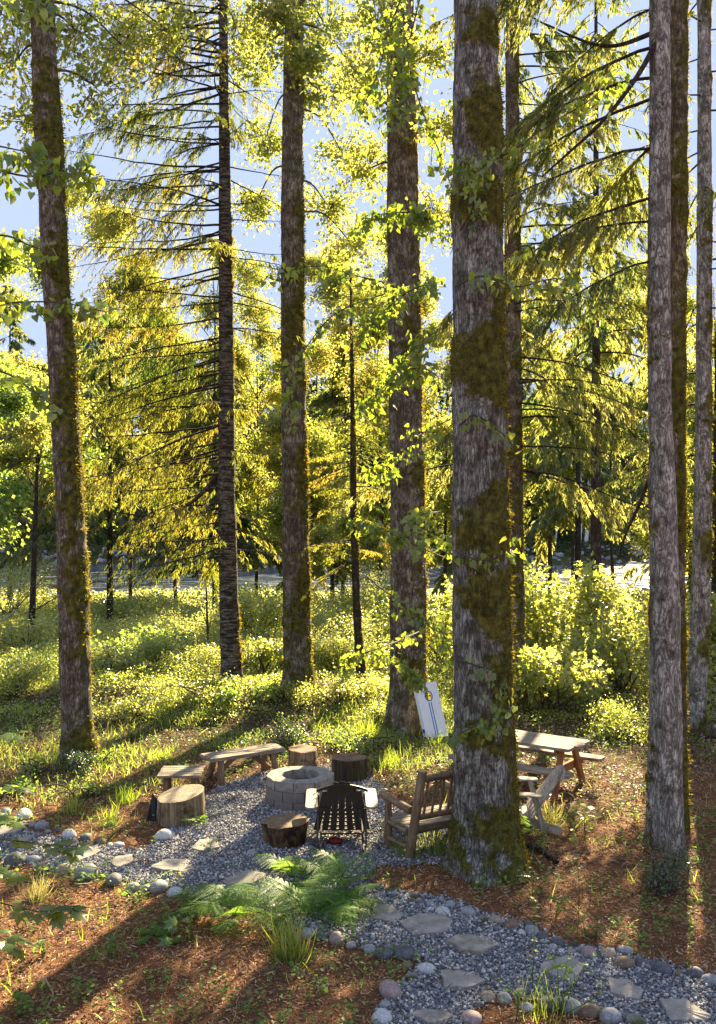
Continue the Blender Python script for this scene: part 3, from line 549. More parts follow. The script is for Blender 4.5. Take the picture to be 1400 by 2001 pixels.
shoots(T5, [
    ([(800, -40, 13), (760, 60, 12.6), (740, 140, 12.4), (705, 220, 12.4)], 26, .30),
    ([(830, -40, 13), (800, 80, 12.8), (775, 180, 12.6), (770, 250, 12.5)], 26, .26),
    ([(790, 90, 14), (820, 200, 12.8), (860, 300, 12.5), (880, 360, 12.4)], 12, .2),
    ([(800, 470, 18), (840, 430, 13.8), (800, 415, 13.5), (740, 420, 13.5), (690, 450, 13.5)], 22, .25),
    ([(800, 620, 18), (760, 560, 14), (700, 540, 13.5), (620, 520, 13.2), (520, 540, 13)], 9, .18),
    ([(870, 560, 17), (820, 560, 14), (760, 600, 13.5), (700, 660, 13.4)], 22, .3),
    ([(880, 760, 17), (830, 720, 14), (770, 740, 13.5), (710, 800, 13.4)], 20, .3),
    ([(880, 640, 17), (850, 650, 14), (800, 690, 13.5), (760, 760, 13.4)], 20, .28),
    ([(880, 820, 17), (820, 850, 14.5), (770, 900, 14.2), (720, 930, 14.2)], 14, .3),
    ([(800, 560, 17), (680, 600, 13.5), (620, 650, 13), (570, 740, 13), (575, 840, 13)], 9, .16),
    ([(870, 1090, 17), (800, 1060, 13.3), (740, 1030, 13), (690, 1020, 13)], 13, .14),
    ([(860, 1000, 17), (800, 1010, 13.3), (860, 1050, 12.6), (905, 1075, 12.4)], 12, .15),
    ([(720, 1130, 17), (760, 1160, 13.6), (810, 1200, 13.2), (860, 1230, 13), (885, 1290, 13)], 10, .12),
    ([(730, 1280, 17), (770, 1285, 13.5), (800, 1310, 13.2), (822, 1345, 13.1)], 9, .1),
    ([(830, 1230, 17), (760, 1260, 14), (700, 1280, 13.6), (670, 1290, 13.5)], 9, .12)], 302, .092)
bx = -4.55; TL = thing('cottonwood_tree', 'cottonwood branches with big heart shaped leaves hanging in front of the leaning mossy trunk', 'tree', (bx, 8.9, 0))
mb = MB(); mb.add(*tube(A([bx, 8.9, -.1], [bx, 8.9, 3], [bx - .1, 8.95, 7], [bx - .2, 9, 12]), [.16, .14, .11, .05], 14), 0); addpart(TL, 'trunk', mb, BK['moss'])
shoots(TL, [
    ([(-240, 380, 8.9), (-60, 330, 8.6), (60, 345, 8.4), (140, 330, 8.4), (205, 345, 8.4)], 24, .2),
    ([(-240, 200, 8.9), (-60, 270, 8.6), (20, 290, 8.4), (70, 300, 8.4)], 18, .18),
    ([(-240, 640, 8.9), (-40, 600, 8.6), (100, 590, 8.4), (210, 610, 8.4)], 17, .12),
    ([(-240, 700, 8.9), (-20, 720, 8.6), (60, 760, 8.4), (100, 790, 8.4)], 9, .12),
    ([(-240, 500, 8.9), (-20, 460, 8.6), (60, 480, 8.4), (110, 500, 8.4)], 8, .12),
    ([(-240, 60, 8.9), (-40, -20, 8.4), (60, 0, 8.2), (110, 30, 8.2)], 16, .14)], 303, .088)

# ------------------------------------------------------------------ trees of the meadow and the near river bank
def mid_tree(name, label, x, y, h, r0, blobs, seed, mat='yellow', size=.1, n_tw=30, n_lf=24, bark='far', group=None, spread=.2):
    z0 = hz(x, y); root = thing(name, label, 'tree', (x, y, z0), group=group); rng = np.random.default_rng(seed)
    mb = MB(); P = spline([(x, y, z0 - .2), (x + rng.normal() * .15, y, z0 + h * .4), (x + rng.normal() * .3, y, z0 + h)], 16); mb.add(*tube(P, np.linspace(r0, r0 * .2, 16), 10), 0); addpart(root, 'trunk', mb, BK[bark])
    a, b = MB(), MB()
    for (dx, dy, zz, R) in blobs:
        c = A(x + dx, y + dy, z0 + zz); o = P[np.argmin(abs(P[:, 2] - (z0 + zz * .85)))]; blob_leaves(a, b, o, c, A(R, R, R * .75), n_tw, n_lf, size, rng, r0=r0 * .3, spread=spread, val0=.5 + .12 * rng.normal())
    addpart(root, 'branches', a, twig_m); addpart(root, 'crown', b, G[mat], False); return root
def rblobs(seed, n, rx, z0, z1, R0, R1):
    r = np.random.default_rng(seed); return [(r.normal() * rx * .5 * (1 - .4 * k / n), r.normal() * rx * .4, z0 + (z1 - z0) * k / max(1, n - 1), r.uniform(R0, R1)) for k in range(n)]
def X_at(px, Y): return (px - CX) / F * Y
MT = [  # px, Y, height, blobs(n, rx, z0, z1, R0, R1), mat, leaf size, label
    (-40, 27, 12, (16, 3.4, 3.2, 12, .9, 1.5), 'maple', .15, 'bright green maple crown at the left edge behind the leaning mossy trunk'),
    (60, 34, 10, (11, 3.2, 5.0, 10, .9, 1.5), 'yellow', .13, 'yellow green broadleaf tree left of the leaning mossy trunk, beyond the maple crown'),
    (600, 36, 9, (12, 2.6, 3.4, 9, .8, 1.4), 'yellow', .13, 'sunlit small-leaved tree filling the gap right of the middle mossy trunk'),
    (500, 42, 13, (15, 3.2, 3.6, 12, .9, 1.5), 'yellow', .14, 'tall sunlit tree beyond the bank, seen between the banded fir and middle trunk'),
    (345, 47, 15, (16, 3.6, 5, 15, 1, 1.7), 'yellow', .15, 'yellow leaved tree seen through the hanging boughs of the banded fir'),
    (735, 33, 13, (15, 1.9, 2.6, 12, .8, 1.2), 'yellow', .12, 'small-leaved tree glowing just left of the board tree'),
    (870, 37, 12, (13, 2.2, 3, 12, .8, 1.3), 'yellow', .13, 'small-leaved tree glowing between the board tree and the biggest trunk'),
    (1345, 30, 9, (11, 1.8, 3.2, 9, .8, 1.3), 'yellow', .12, 'small-leaved tree in the gap between the twin trunks and the right edge trunk'),
    (130, 43, 20, (15, 3.6, 5.2, 20, 1, 1.6), 'yellow', .15, 'tall golden tree behind the leaning mossy trunk, right of the maple crown'),
    (255, 44, 19, (16, 3.4, 5, 19, 1, 1.6), 'yellow', .15, 'golden crown behind the tips of the long drooping boughs'),
    (420, 45, 18, (15, 3.0, 5, 18, 1, 1.5), 'yellow', .15, 'golden crown showing either side of the banded fir trunk'),
    (670, 44, 18, (15, 2.8, 4.8, 18, 1, 1.5), 'yellow', .15, 'golden crown behind the thin young fir top'),
    (810, 45, 19, (15, 3.0, 4.8, 19, 1, 1.5), 'yellow', .15, 'golden crown behind the board tree trunk'),
    (1010, 44, 18, (15, 3.2, 5, 18, 1, 1.5), 'yellow', .15, 'golden crown behind the slender half hidden fir'),
    (1200, 45, 17, (11, 3.0, 8, 17, 1, 1.5), 'yellow', .15, 'golden crown left of the pale furrowed trunk, above the river gap'),
    (1400, 42, 16, (13, 2.8, 3.6, 16, 1, 1.5), 'yellow', .15, 'golden crown behind the slim brown trunk at the right edge'),
    (1120, 46, 13, (8, 3.0, 7.2, 13, .9, 1.4), 'yellow', .15, 'broadleaf crown above the dark river gap at the right'),
]
FARK = {2: 1.55, 3: 1.5, 4: 1.35, 5: 1.3, 6: 1.6, 16: 1.4, **{z_: 1.5 for z_ in range(8, 16)}}
for k, (px, Y, h, bl, mat, sz, lab) in enumerate(MT):
    q = FARK.get(k, 1); Y *= q; h = (h - 5) * q + 5; sz *= q; bl = (bl[0] + 2 * (q > 1), bl[1] * q, (bl[2] - 5) * q + 5 + 1.6 * (q > 1), h, bl[4] * q, bl[5] * q)
    mid_tree('broadleaf_tree', lab, X_at(px, Y), Y, h, .14, rblobs(400 + k, *bl), 420 + k, mat, sz * .88, n_tw=58, n_lf=40, spread=.17 * q)
CT = [  # px, Y, top, z0, Lmax, n boughs, label
    (215, 31, 13, 4.2, 3.6, 62, 'drooping hemlock behind the boughs of the banded fir, right of the leaning trunk'),
    (20, 38, 15, 4.4, 3.6, 56, 'dark hemlock standing behind the maple crown at the left edge'),
    (650, 46, 15, 3, 3.4, 56, 'hemlock rising behind the thin young fir'),
    (1130, 29, 12, 4.4, 3.1, 48, 'bright hemlock between the slender hidden fir and the pale twin trunks'),
    (1285, 33, 13, 5.2, 2.6, 40, 'hemlock with light tips just left of the pale furrowed trunk'),
    (1075, 38, 12, 5.0, 3.2, 44, 'hemlock whose low boughs hang over the river gap at the right'),
    (1400, 27, 10, 1.2, 3, 50, 'hemlock cut by the right edge behind the slim brown trunk'),
    (420, 36, 14, 3, 3.2, 52, 'hemlock directly behind the banded fir trunk'),
    (1165, 26, 21, 8.2, 3.4, 74, 'tall hemlock filling the upper right between the slender fir and pale twin trunks'),
    (930, 52, 17, 3, 3.6, 50, 'hemlock almost hidden by the biggest trunk'),
]
FARC = {1: 1.5, 2: 1.45, 3: 1.45, 4: 1.45, 5: 1.55, 7: 1.65, 9: 1.35, 0: 1.5}
for k, (px, Y, h, z0, L, nb, lab) in enumerate(CT):
    q = FARC.get(k, 1); Y *= q; h = (h - 4.8) * q + 4.8; z0 = (z0 - 4.8) * q + 4.8 + 1.2 * (q > 1); L *= q
    x = X_at(px, Y); zg = hz(x, Y); root = thing('hemlock_tree', lab, 'tree', (x, Y, zg)); tr, tw, sp = MB(), MB(), MB()
    tr.add(*tube(A([x, Y, zg - .2], [x, Y, zg + h * .5], [x, Y, zg + h]), [.17, .1, .02], 10), 0); addpart(root, 'trunk', tr, BK['far'])
    conifer(tw, sp, (x, Y, zg), zg + h, zg + z0, L, nb, 500 + k, rise=.0, droop=.4, dens=.62, spray=.2 * (Y / 30) ** .8, hang=1.0, shape=.7, sw=.27)
    addpart(root, 'bough', tw, BK['far']); addpart(root, 'needles', sp, G['hemlock'], False)

# ------------------------------------------------------------------ far wood beyond the river (one mass) and the things one can tell apart in it
r = np.random.default_rng(61); tr, cr_ = MB(), MB()
for q in range(240):
    y = 147 + 75 * r.random() ** 1.3; x = r.uniform(-.44, .44) * y; zg = hz(x, y); h = r.uniform(16, 33) * (.75 + .5 * r.random()) * (1.1 if x < 0 else .9)
    tr.add(*tube(A([x, y, zg - .5], [x, y, zg + h]), [.3, .04], 5), 0)
    n = 520; t_ = r.random(n) ** .8; zz = zg + h * (.08 + .92 * t_); R = (1 - t_) ** .8 * r.uniform(2.4, 3.8) * np.sqrt(r.random(n)); th = r.uniform(0, 2 * PI, n)
    D = np.stack([np.cos(th), np.sin(th), np.full(n, -.55)], 1); Xf, Yf, Zf = frame_from(D, A(0, 0, 1.) + .4 * r.normal(size=(n, 3)))
    cr_.stamp(L4, L4F, np.stack([x + np.cos(th) * R, y + np.sin(th) * R, zz - .25 * R], 1), Xf, Yf, Zf, r.uniform(.5, 1.3, n), np.clip(.45 + .22 * r.normal() + .15 * r.normal(size=n), 0, 1))
o = tr.build('far_forest', BK['far']); o['kind'] = 'stuff'; cr_.build('foliage', G['far'], o, False)
x, y = scatter(70000, -70, 70, 140, 168, None, 62); n = len(x); mb = MB()   # low brush on the far bank
leaves_at(mb, np.stack([x, y, height(x, y) + r.random(n) ** 1.5 * 2.6 * sst(142, 149, y)], 1), .42 * r.uniform(.6, 1.3, n), .8); mb.build('far_bank_brush', G['far'])['kind'] = 'stuff'
WT = NT('pale_trunk_bark'); co = WT.coord((1, 1, .35)); wt_m = WT.surf(WT.mix(WT.ramp(WT.noise(co, 1.5, 5), [(.45, 0), (.6, 1)]), (.7, .66, .6), (.3, .27, .23)), .8)
for (px, py, top, wpx, ln, lab) in [(1133, 1082, 930, 7, 0, 'pale bare trunk across the river, left one of the leaning pair'), (1144, 1085, 955, 9, 8, 'pale bare trunk across the river, right one of the leaning pair'), (1226, 1075, 955, 5, 3, 'thin pale trunk standing alone across the river beside the dark bare branch'),
                                    (1085, 1072, 985, 4, 2, 'thin pale stem across the river near the slender hidden fir'), (612, 1000, 880, 4, 8, 'thin pale leaning stem across the river right of the middle mossy trunk')]:
    Y = 146.0; a, b = px_pt(px, py, Y), px_pt(px + ln, top, Y); b[2] += 2; a[2] = hz(a[0], Y) - .2
    o = MB().add(*tube(spline([a, (a + b) / 2 + A(.3, 0, 0), b], 8), np.linspace(wpx / 2 / F * Y, wpx / 4 / F * Y, 8), 8), 0).build('pale_tree_trunk', wt_m, loc=tuple(a)); tag(o, lab, 'tree trunk')
dr = MB(); r = np.random.default_rng(63)
for q in range(90): 
    c = px_pt(r.normal(1200, 34), 1104 - abs(r.normal()) * 9, 141.0); c[2] = max(c[2], -2.2); d = rdir(1)[0] * A(1, .5, .28) * r.uniform(1, 3.6); dr.add(*tube(np.stack([c - d, c + d * .2, c + d]), [.16, .12, .04], 5), 0)
tag(dr.build('driftwood_pile', BK['far']), 'tangled driftwood heap on the far river bank under the dark bare branch', 'driftwood')
a, b = px_pt(1140, 1116, 138), px_pt(1262, 1117, 138)
tag(MB().add(*tube(spline([a, (a + b) / 2 + A(0, 0, .2), b], 8), np.linspace(.22, .12, 8), 8), 0).build('fallen_log', wt_m, loc=tuple(a)), 'long pale fallen log lying along the far water edge below the driftwood', 'log')
# river boulders
ICO = bmesh.new(); bmesh.ops.create_icosphere(ICO, subdivisions=3, radius=1); ICV = np.array([v.co[:] for v in ICO.verts]); ICF = np.array([[v.index for v in f.verts] for f in ICO.faces]); ICO.free()
ic2 = bmesh.new(); bmesh.ops.create_icosphere(ic2, subdivisions=1, radius=1); IV1 = np.array([v.co[:] for v in ic2.verts]); IF1 = np.array([[v.index for v in f.verts] for f in ic2.faces]); ic2.free()
t = NT('wet_boulder'); rb_m = t.surf(t.ramp(t.noise(t.coord(), 1.2, 5), [(.3, (.1, .1, .11)), (.7, (.36, .35, .36))]), .7)
mb = MB(); n = 620; r = np.random.default_rng(64)
y = np.concatenate([r.normal(80, 3., n // 2), r.normal(141, 2.2, n // 2)]); x = r.uniform(-.42, .42, n) * y; s = np.stack([r.uniform(.3, 1.0, n), r.uniform(.3, .8, n), r.uniform(.2, .5, n)], 1)
Xf, Yf, Zf = frame_from(rdir(n) * A(1, 1, .1), A(0, 0, 1.) + r.normal(size=(n, 3)) * .2); mb.stamp(IV1, IF1, np.stack([x, y, np.maximum(height(x, y), -2.35)], 1), Xf, Yf, Zf, s); mb.build('river_boulders', rb_m)['kind'] = 'stuff'

# ------------------------------------------------------------------ bushes
def bush(label, px, Y, w_, h, size, mat='shrub', n=2600, seed=0, T=L4, TF=L4F, name='bush', stems=9, z=None, group=None, val0=.5, cat='bush', nb=7):
    x = X_at(px, Y); zg = hz(x, Y) if z is None else z; root = thing(name, label, cat, (x, Y, zg), group=group); r = np.random.default_rng(700 + seed); a, b = MB(), MB()
    cs = [A(x + r.normal() * w_ * .42, Y + r.normal() * w_ * .35, zg + h * r.uniform(.3, .82)) for _ in range(nb)]
    for c in cs:
        R = w_ * r.uniform(.22, .42); N = int(n * 1.6) // nb; D = nrm(r.normal(size=(N, 3))) * (r.random((N, 1)) ** .4) * A(R, R, h * .24)
        m = 6
        for e in range(2): a.add(*tube(spline([A(x, Y, zg - .05) + r.normal(size=3) * A(.12, .12, 0) * w_, (A(x, Y, zg) + c) / 2 + r.normal(size=3) * .1, c + D[e]], 7), np.linspace(.014, .004, 7) * (1 + w_ * .4), 4), 0)
        P = c + D + r.normal(size=(N, 3)) * .06 * w_; P[:, 2] = np.maximum(P[:, 2], zg + .03)
        Yd = r.normal(size=(N, 3)) * .6 + nrm(D) * .6 + A(0, 0, -.25); Xf, Yf, Zf = frame_from(Yd, A(0, 0, .9) + r.normal(size=(N, 3)) * .6); b.stamp(T, TF, P, Xf, Yf, Zf, size * .78 * r.uniform(.5, 1.3, N), np.clip(val0 + .2 * r.normal(size=N) + .1 * r.normal(), 0, 1))
    addpart(root, 'stems', a, twig_m); addpart(root, 'leaves', b, G[mat], False); return root
BUSH = [
    ('tall vine maple bush glowing yellow green left of the pale twin trunks', 1120, 24.5, 2.3, 3.0, .11, 'shrub', 9000, 1, 14),
    ('vine maple bush directly behind the picnic table', 1075, 20.5, 1.5, 1.7, .09, 'shrub', 4500, 2, 9),
    ('rounded bush between the picnic table bush and the pale furrowed trunk', 1205, 22.5, 1.8, 2.0, .09, 'shrub', 5200, 3, 10),
    ('tall pale willow bush at the left edge beside the river', 15, 46, 3.6, 3.3, .12, 'shrub', 6500, 4, 12),
    ('willow bush in front of the river left of the leaning mossy trunk', 85, 52, 3.0, 1.1, .12, 'shrub', 4200, 5, 9),
    ('yellow willow bush just right of the leaning mossy trunk, below the river', 245, 50, 3.6, 1.15, .12, 'shrub', 5200, 6, 10),
    ('dense bush between the leaning trunk and the banded fir, behind the bank', 240, 27, 2.1, 1.0, .085, 'maple', 4200, 7, 9),
    ('loose bush at the foot of the thin sapling left of the banded fir', 350, 33, 2.6, 1.6, .1, 'shrub', 5000, 8, 10),
    ('leafy bush between the banded fir and the middle mossy trunk', 510, 31, 2.2, 2.4, .1, 'shrub', 6000, 9, 11),
    ('low bush behind the banded fir, in front of the river', 440, 46, 3.2, 1.3, .12, 'shrub', 4500, 10, 9),
    ('leafy bush right of the middle mossy trunk, behind the young fir', 650, 33, 2.3, 1.6, .1, 'shrub', 5200, 11, 10),
    ('tall bush behind the board tree, on its left side', 740, 38, 2.8, 3.1, .11, 'shrub', 5500, 12, 10),
    ('bush between the board tree and the biggest trunk', 865, 27, 1.5, 2.5, .095, 'shrub', 4500, 13, 9),
    ('low dark leaved bush at the left edge of the meadow', 10, 24, 1.8, 1.0, .085, 'maple', 2800, 14, 7),
    ('bush behind the slim brown trunk at the right edge', 1390, 24, 1.8, 2.3, .1, 'shrub', 5200, 15, 10),
    ('bush in the gap between the twin trunks and the slim brown trunk', 1345, 28, 1.6, 2.2, .1, 'shrub', 4200, 16, 9),
    ('big loose bush rising behind the vine maple, nearest the river gap', 1180, 38, 3.2, 2.5, .12, 'shrub', 6500, 17, 11),
    ('pale low willow in the meadow below the left end of the river', 150, 38, 3.2, 1.0, .1, 'shrub', 3500, 18, 8),
    ('low bush in front of the foot of the middle mossy trunk', 600, 20.2, .8, .45, .06, 'shrub', 900, 19, 5),
    ('green bush on the bank between the banded fir and the long bench', 480, 20.3, .9, .4, .06, 'maple', 1200, 20, 5),
    ('reddish salal bush on the bank left of the thin young fir', 650, 20.4, 1.0, .5, .06, 'shrub', 1100, 21, 5),
    ('leafy bush on the bank slope below the banded fir shadow', 390, 20.6, 1.2, .5, .06, 'shrub', 1400, 22, 6),
    ('meadow bush between the leaning mossy trunk and the thin sapling', 290, 40, 3.0, 1.2, .11, 'shrub', 4200, 23, 9),
    ('waist-high bush at the left frame edge, in front of the meadow', 25, 22, 1.2, .9, .08, 'shrub', 2600, 25, 8),
    ('loose waist-high bush just right of the leaning mossy trunk in the meadow', 215, 23.5, 1.3, 1.0, .08, 'shrub', 3000, 26, 8),
    ('green bush halfway between the leaning mossy trunk and banded fir', 320, 25, 1.5, 1.1, .08, 'shrub', 3200, 27, 9),
    ('small bush touching the left side of the banded fir foot', 405, 23, .9, .8, .07, 'shrub', 1800, 28, 7),
    ('leafy bush in the gap between the banded fir and middle trunk feet', 515, 24, 1.1, 1.0, .08, 'shrub', 2600, 29, 8),
    ('leafy bush right of the middle mossy trunk foot', 655, 24.5, 1.2, 1.1, .08, 'shrub', 2800, 30, 8),
    ('knee-high bush on the slope right above the short slatted bench', 290, 19.5, .9, .5, .07, 'shrub', 1300, 31, 7),
    ('meadow bush far left, halfway to the river', 70, 30, 2.0, 1.4, .09, 'shrub', 3600, 32, 9),
    ('meadow bush behind the banded fir foot, halfway to the river', 470, 33, 2.2, 1.3, .09, 'shrub', 3600, 33, 9),
    ('broad low bush in the middle of the meadow left of the sapling', 300, 33, 2.4, 1.2, .09, 'shrub', 3600, 34, 9),
    ('tall bush overhanging the river just left of the young fir', 675, 58, 3.0, 1.2, .13, 'shrub', 3600, 24, 8),
]
for (lab, px, Y, w_, h, sz, mat, n, sd_, nb) in BUSH:
    if sd_ in (1, 2, 3, 7, 13, 15, 20, 26, 29, 32): bush(lab, px, Y, w_, h, sz * 2.1, mat, int(n * .34), sd_, PALM, PALMF, nb=nb)
    else: bush(lab, px, Y, w_, h, sz * (1 + .3 * (sd_ % 3 == 0)), mat, n, sd_, nb=nb)
sap = thing('sapling', 'thin straight leafless sapling stem left of the banded fir', 'sapling', (X_at(408, 27), 27, hz(X_at(408, 27), 27)))
mb = MB(); mb.add(*tube(spline([px_pt(410, 1318, 27), px_pt(405, 1200, 27), px_pt(402, 1080, 27)], 10), np.linspace(.05, .015, 10), 7), 0); addpart(sap, 'trunk', mb, twig_m)
a, b = MB(), MB(); r = np.random.default_rng(77)
for (px, py) in ((390, 1100), (420, 1130), (400, 1060), (375, 1160), (430, 1180)): blob_leaves(a, b, px_pt(404, py + 60, 27), px_pt(px, py, 27), A(.5, .5, .4), 8, 9, .09, r, r0=.008)
addpart(sap, 'branches', a, twig_m); addpart(sap, 'leaves', b, G['yellow'], False)
# ------------------------------------------------------------------ furniture materials
def wood(name, dark, mid, pale, sx=.12, crack=.6, moss=0.):
    t = NT(name); co = t.coord((sx, 1, 1)); n = t.noise(co, 34, 8, .68, .8); n2 = t.noise(t.coord((.5, 1, 1)), 5, 4)
    c = t.ramp(n, [(.3, dark), (.52, mid), (.72, pale)]); c = t.mix(t.ramp(n2, [(.38, 0), (.7, .55)]), c, dark)
    if moss: c = t.mix(t.ramp(t.noise(t.coord(), 7, 6, .7), [(1 - moss - .06, 0), (1 - moss + .06, .9)]), c, (.06, .06, .015))
    return t.surf(c, .85, n, crack, .012, .2)
W_grey = wood('weathered_board', (.11, .085, .06), (.30, .25, .19), (.52, .45, .36))
W_log = wood('aged_log', (.08, .052, .03), (.27, .185, .105), (.44, .34, .21), moss=.33)
W_leg = wood('bench_leg_wood', (.08, .05, .03), (.24, .165, .10), (.4, .3, .19))
W_orange = wood('stained_wood', (.16, .06, .02), (.36, .155, .06), (.5, .26, .12))
W_pale = wood('sun_bleached_wood', (.2, .16, .12), (.42, .37, .3), (.62, .57, .48))
t = NT('dark_plastic'); P_dark = t.surf((.05, .04, .028), .45, t.noise(t.coord((1, 1, 1)), 60, 3), .15, .004, .4)
t = NT('dusty_plastic_top'); P_arm = t.surf(t.ramp(t.noise(t.coord(), 14, 5), [(.3, (.2, .175, .13)), (.7, (.33, .29, .23))]), .55)

class BX:                        # boxes and logs in a local frame whose X runs along the grain
    def __init__(s): s.bm = bmesh.new()
    def box(s, cx, cy, cz, lx, ly, lz, bev=.006, warp=0, round_=0, rot=None):
        if round_:
            ol = []
            for (qx, qy, a0) in ((1, 1, 0), (-1, 1, 90), (-1, -1, 180), (1, -1, 270)):
                for e in range(6): a_ = math.radians(a0 + e * 18); ol.append((qx * (lx / 2 - round_) + math.cos(a_) * round_, qy * (ly / 2 - round_) + math.sin(a_) * round_))
            lo = [s.bm.verts.new((x_, y_, -lz / 2)) for x_, y_ in ol]; hi = [s.bm.verts.new((x_, y_, lz / 2)) for x_, y_ in ol]; s.bm.faces.new(hi); s.bm.faces.new(lo[::-1])
            for e in range(24): s.bm.faces.new([lo[e], lo[(e + 1) % 24], hi[(e + 1) % 24], hi[e]])
            vs = lo + hi
        else:
            vs = bmesh.ops.create_cube(s.bm, size=1)['verts']
            for v in vs: v.co = Vector((v.co.x * lx, v.co.y * ly, v.co.z * lz))
        s_all = set(vs); st = list(vs)
        while st:
            v = st.pop()
            for e in v.link_edges:
                o = e.other_vert(v)
                if o not in s_all: s_all.add(o); st.append(o)
        if bev and not round_:
            es = [e for e in {e for v in s_all for e in v.link_edges} if e.calc_face_angle(0) > .6]
            r = bmesh.ops.bevel(s.bm, geom=es, offset=bev, segments=2, affect='EDGES'); s_all = {v for v in s_all if v.is_valid} | {v for f in r['faces'] for v in f.verts}
        for v in s_all:
            if rot is not None: v.co = rot @ v.co
            v.co += Vector((cx, cy, cz)) 
        return s
    def log(s, p0, p1, r0, r1, sides=12, seed=0, bend=.0, lump=.08):
        p0, p1 = np.array(p0, float), np.array(p1, float); n = 12; u = np.linspace(0, 1, n)[:, None]; P = p0 + (p1 - p0) * u + A(0, 0, 1.) * bend * 4 * u * (1 - u)
        V, Fq = tube(P, np.linspace(r0, r1, n), sides); c = P.repeat(sides, 0); V = c + (V - c) * (1 + lump * (fbm(V * 9 + seed, 3, seed) - .5) * 4)[:, None]
        b = [s.bm.verts.new(v) for v in V]
        for f in Fq: s.bm.faces.new([b[k] for k in f])
        for k0, pc, fl in ((0, P[0], 1), ((n - 1) * sides, P[-1], 0)):
            c_ = s.bm.verts.new(pc)
            for q in range(sides): a_, d_ = b[k0 + q], b[k0 + (q + 1) % sides]; s.bm.faces.new([a_, c_, d_] if fl else [d_, c_, a_])
        return s
    def done(s, name, mat, parent=None, M=None, smooth=False):
        bmesh.ops.recalc_face_normals(s.bm, faces=s.bm.faces)
        me = bpy.data.meshes.new(name); s.bm.to_mesh(me); s.bm.free()
        if smooth:
            me.shade_smooth()
            try: me.set_sharp_from_angle(angle=.8)
            except Exception: pass
        me.materials.append(mat); o = link(name, me, parent)
        if M is not None: o.matrix_local = M
        return o
def axisM(p0, p1, up=(0, 0, 1)):      # frame at p0 with X towards p1
    x = (Vector(p1) - Vector(p0)).normalized(); u = Vector(up); y = u.cross(x)
    if y.length < 1e-3: y = Vector((0, 1, 0)).cross(x)
    y.normalize(); z = x.cross(y); return Matrix.Translation(p0) @ Matrix((x, y, z)).transposed().to_4x4()
def logpart(name, parent, mat, p0, p1, r0, r1=None, seed=0, bend=0): 
    L = (Vector(p1) - Vector(p0)).length; return BX().log((0, 0, 0), (L, 0, 0), r0, r1 or r0, seed=seed, bend=bend).done(name, mat, parent, axisM(p0, p1), True)
def boardpart(name, parent, mat, p0, p1, w_, t_, up=(0, 0, 1), bev=.006, round_=0):
    L = (Vector(p1) - Vector(p0)).length; return BX().box(L / 2, 0, 0, L, w_, t_, bev, round_=round_).done(name, mat, parent, axisM(p0, p1, up))
def ground_z(x, y): return hz(x, y)

# long bench
A1, B1, C1, D1 = gnd(382, 1472, .45), gnd(421, 1481, .45), gnd(560, 1461, .45), gnd(535, 1449, .45)
pL, pR = (A1 + B1) / 2, (C1 + D1) / 2; cc = (pL + pR) / 2; L = (pR - pL).length; zg = ground_z(cc.x, cc.y)
bench = thing('plank_bench', 'long thick plank bench on splayed log legs behind the stone fire pit', 'bench', (cc.x, cc.y, zg), math.atan2(pR.y - pL.y, pR.x - pL.x))
BX().box(0, -.112, .42, L, .215, .055, .012).box(.01, .112, .42, L + .02, .215, .055, .012).done('seat', W_grey, bench)
for sx in (-1, 1):
    for sy in (-1, 1): logpart('leg', bench, W_leg, (sx * L * .34, sy * .12, .395), (sx * L * .38, sy * .25, -.03), .05, .055, seed=sx + 2 * sy)
    logpart('brace', bench, W_leg, (sx * L * .10, 0, .39), (sx * L * .36, 0.02, .1), .04, .045, seed=5)
    BX().box(sx * L * .355, 0, .372, .07, .34, .045, .006).done('cleat', W_leg, bench)
# short bench
c_ = gnd(355, 1504, .4); sb = thing('plank_bench', 'short low slatted bench at the left end of the seating ring, behind the big stump', 'bench', (c_.x, c_.y, ground_z(c_.x, c_.y)), .04)
m = BX()
for k in range(5): m.box(random.uniform(-.01, .01), -.24 + .12 * k, .385, .64, .113, .035, .006)
m.done('seat', W_grey, sb)
for sx in (-1, 1): logpart('leg', sb, W_leg, (sx * .2, -.12, .36), (sx * .22, -.16, -.03), .045, .05, seed=sx); logpart('leg', sb, W_leg, (sx * .2, .12, .36), (sx * .22, .16, -.03), .045, .05, seed=sx + 7); BX().box(sx * .2, 0, .35, .06, .5, .035, .004).done('cleat', W_leg, sb)

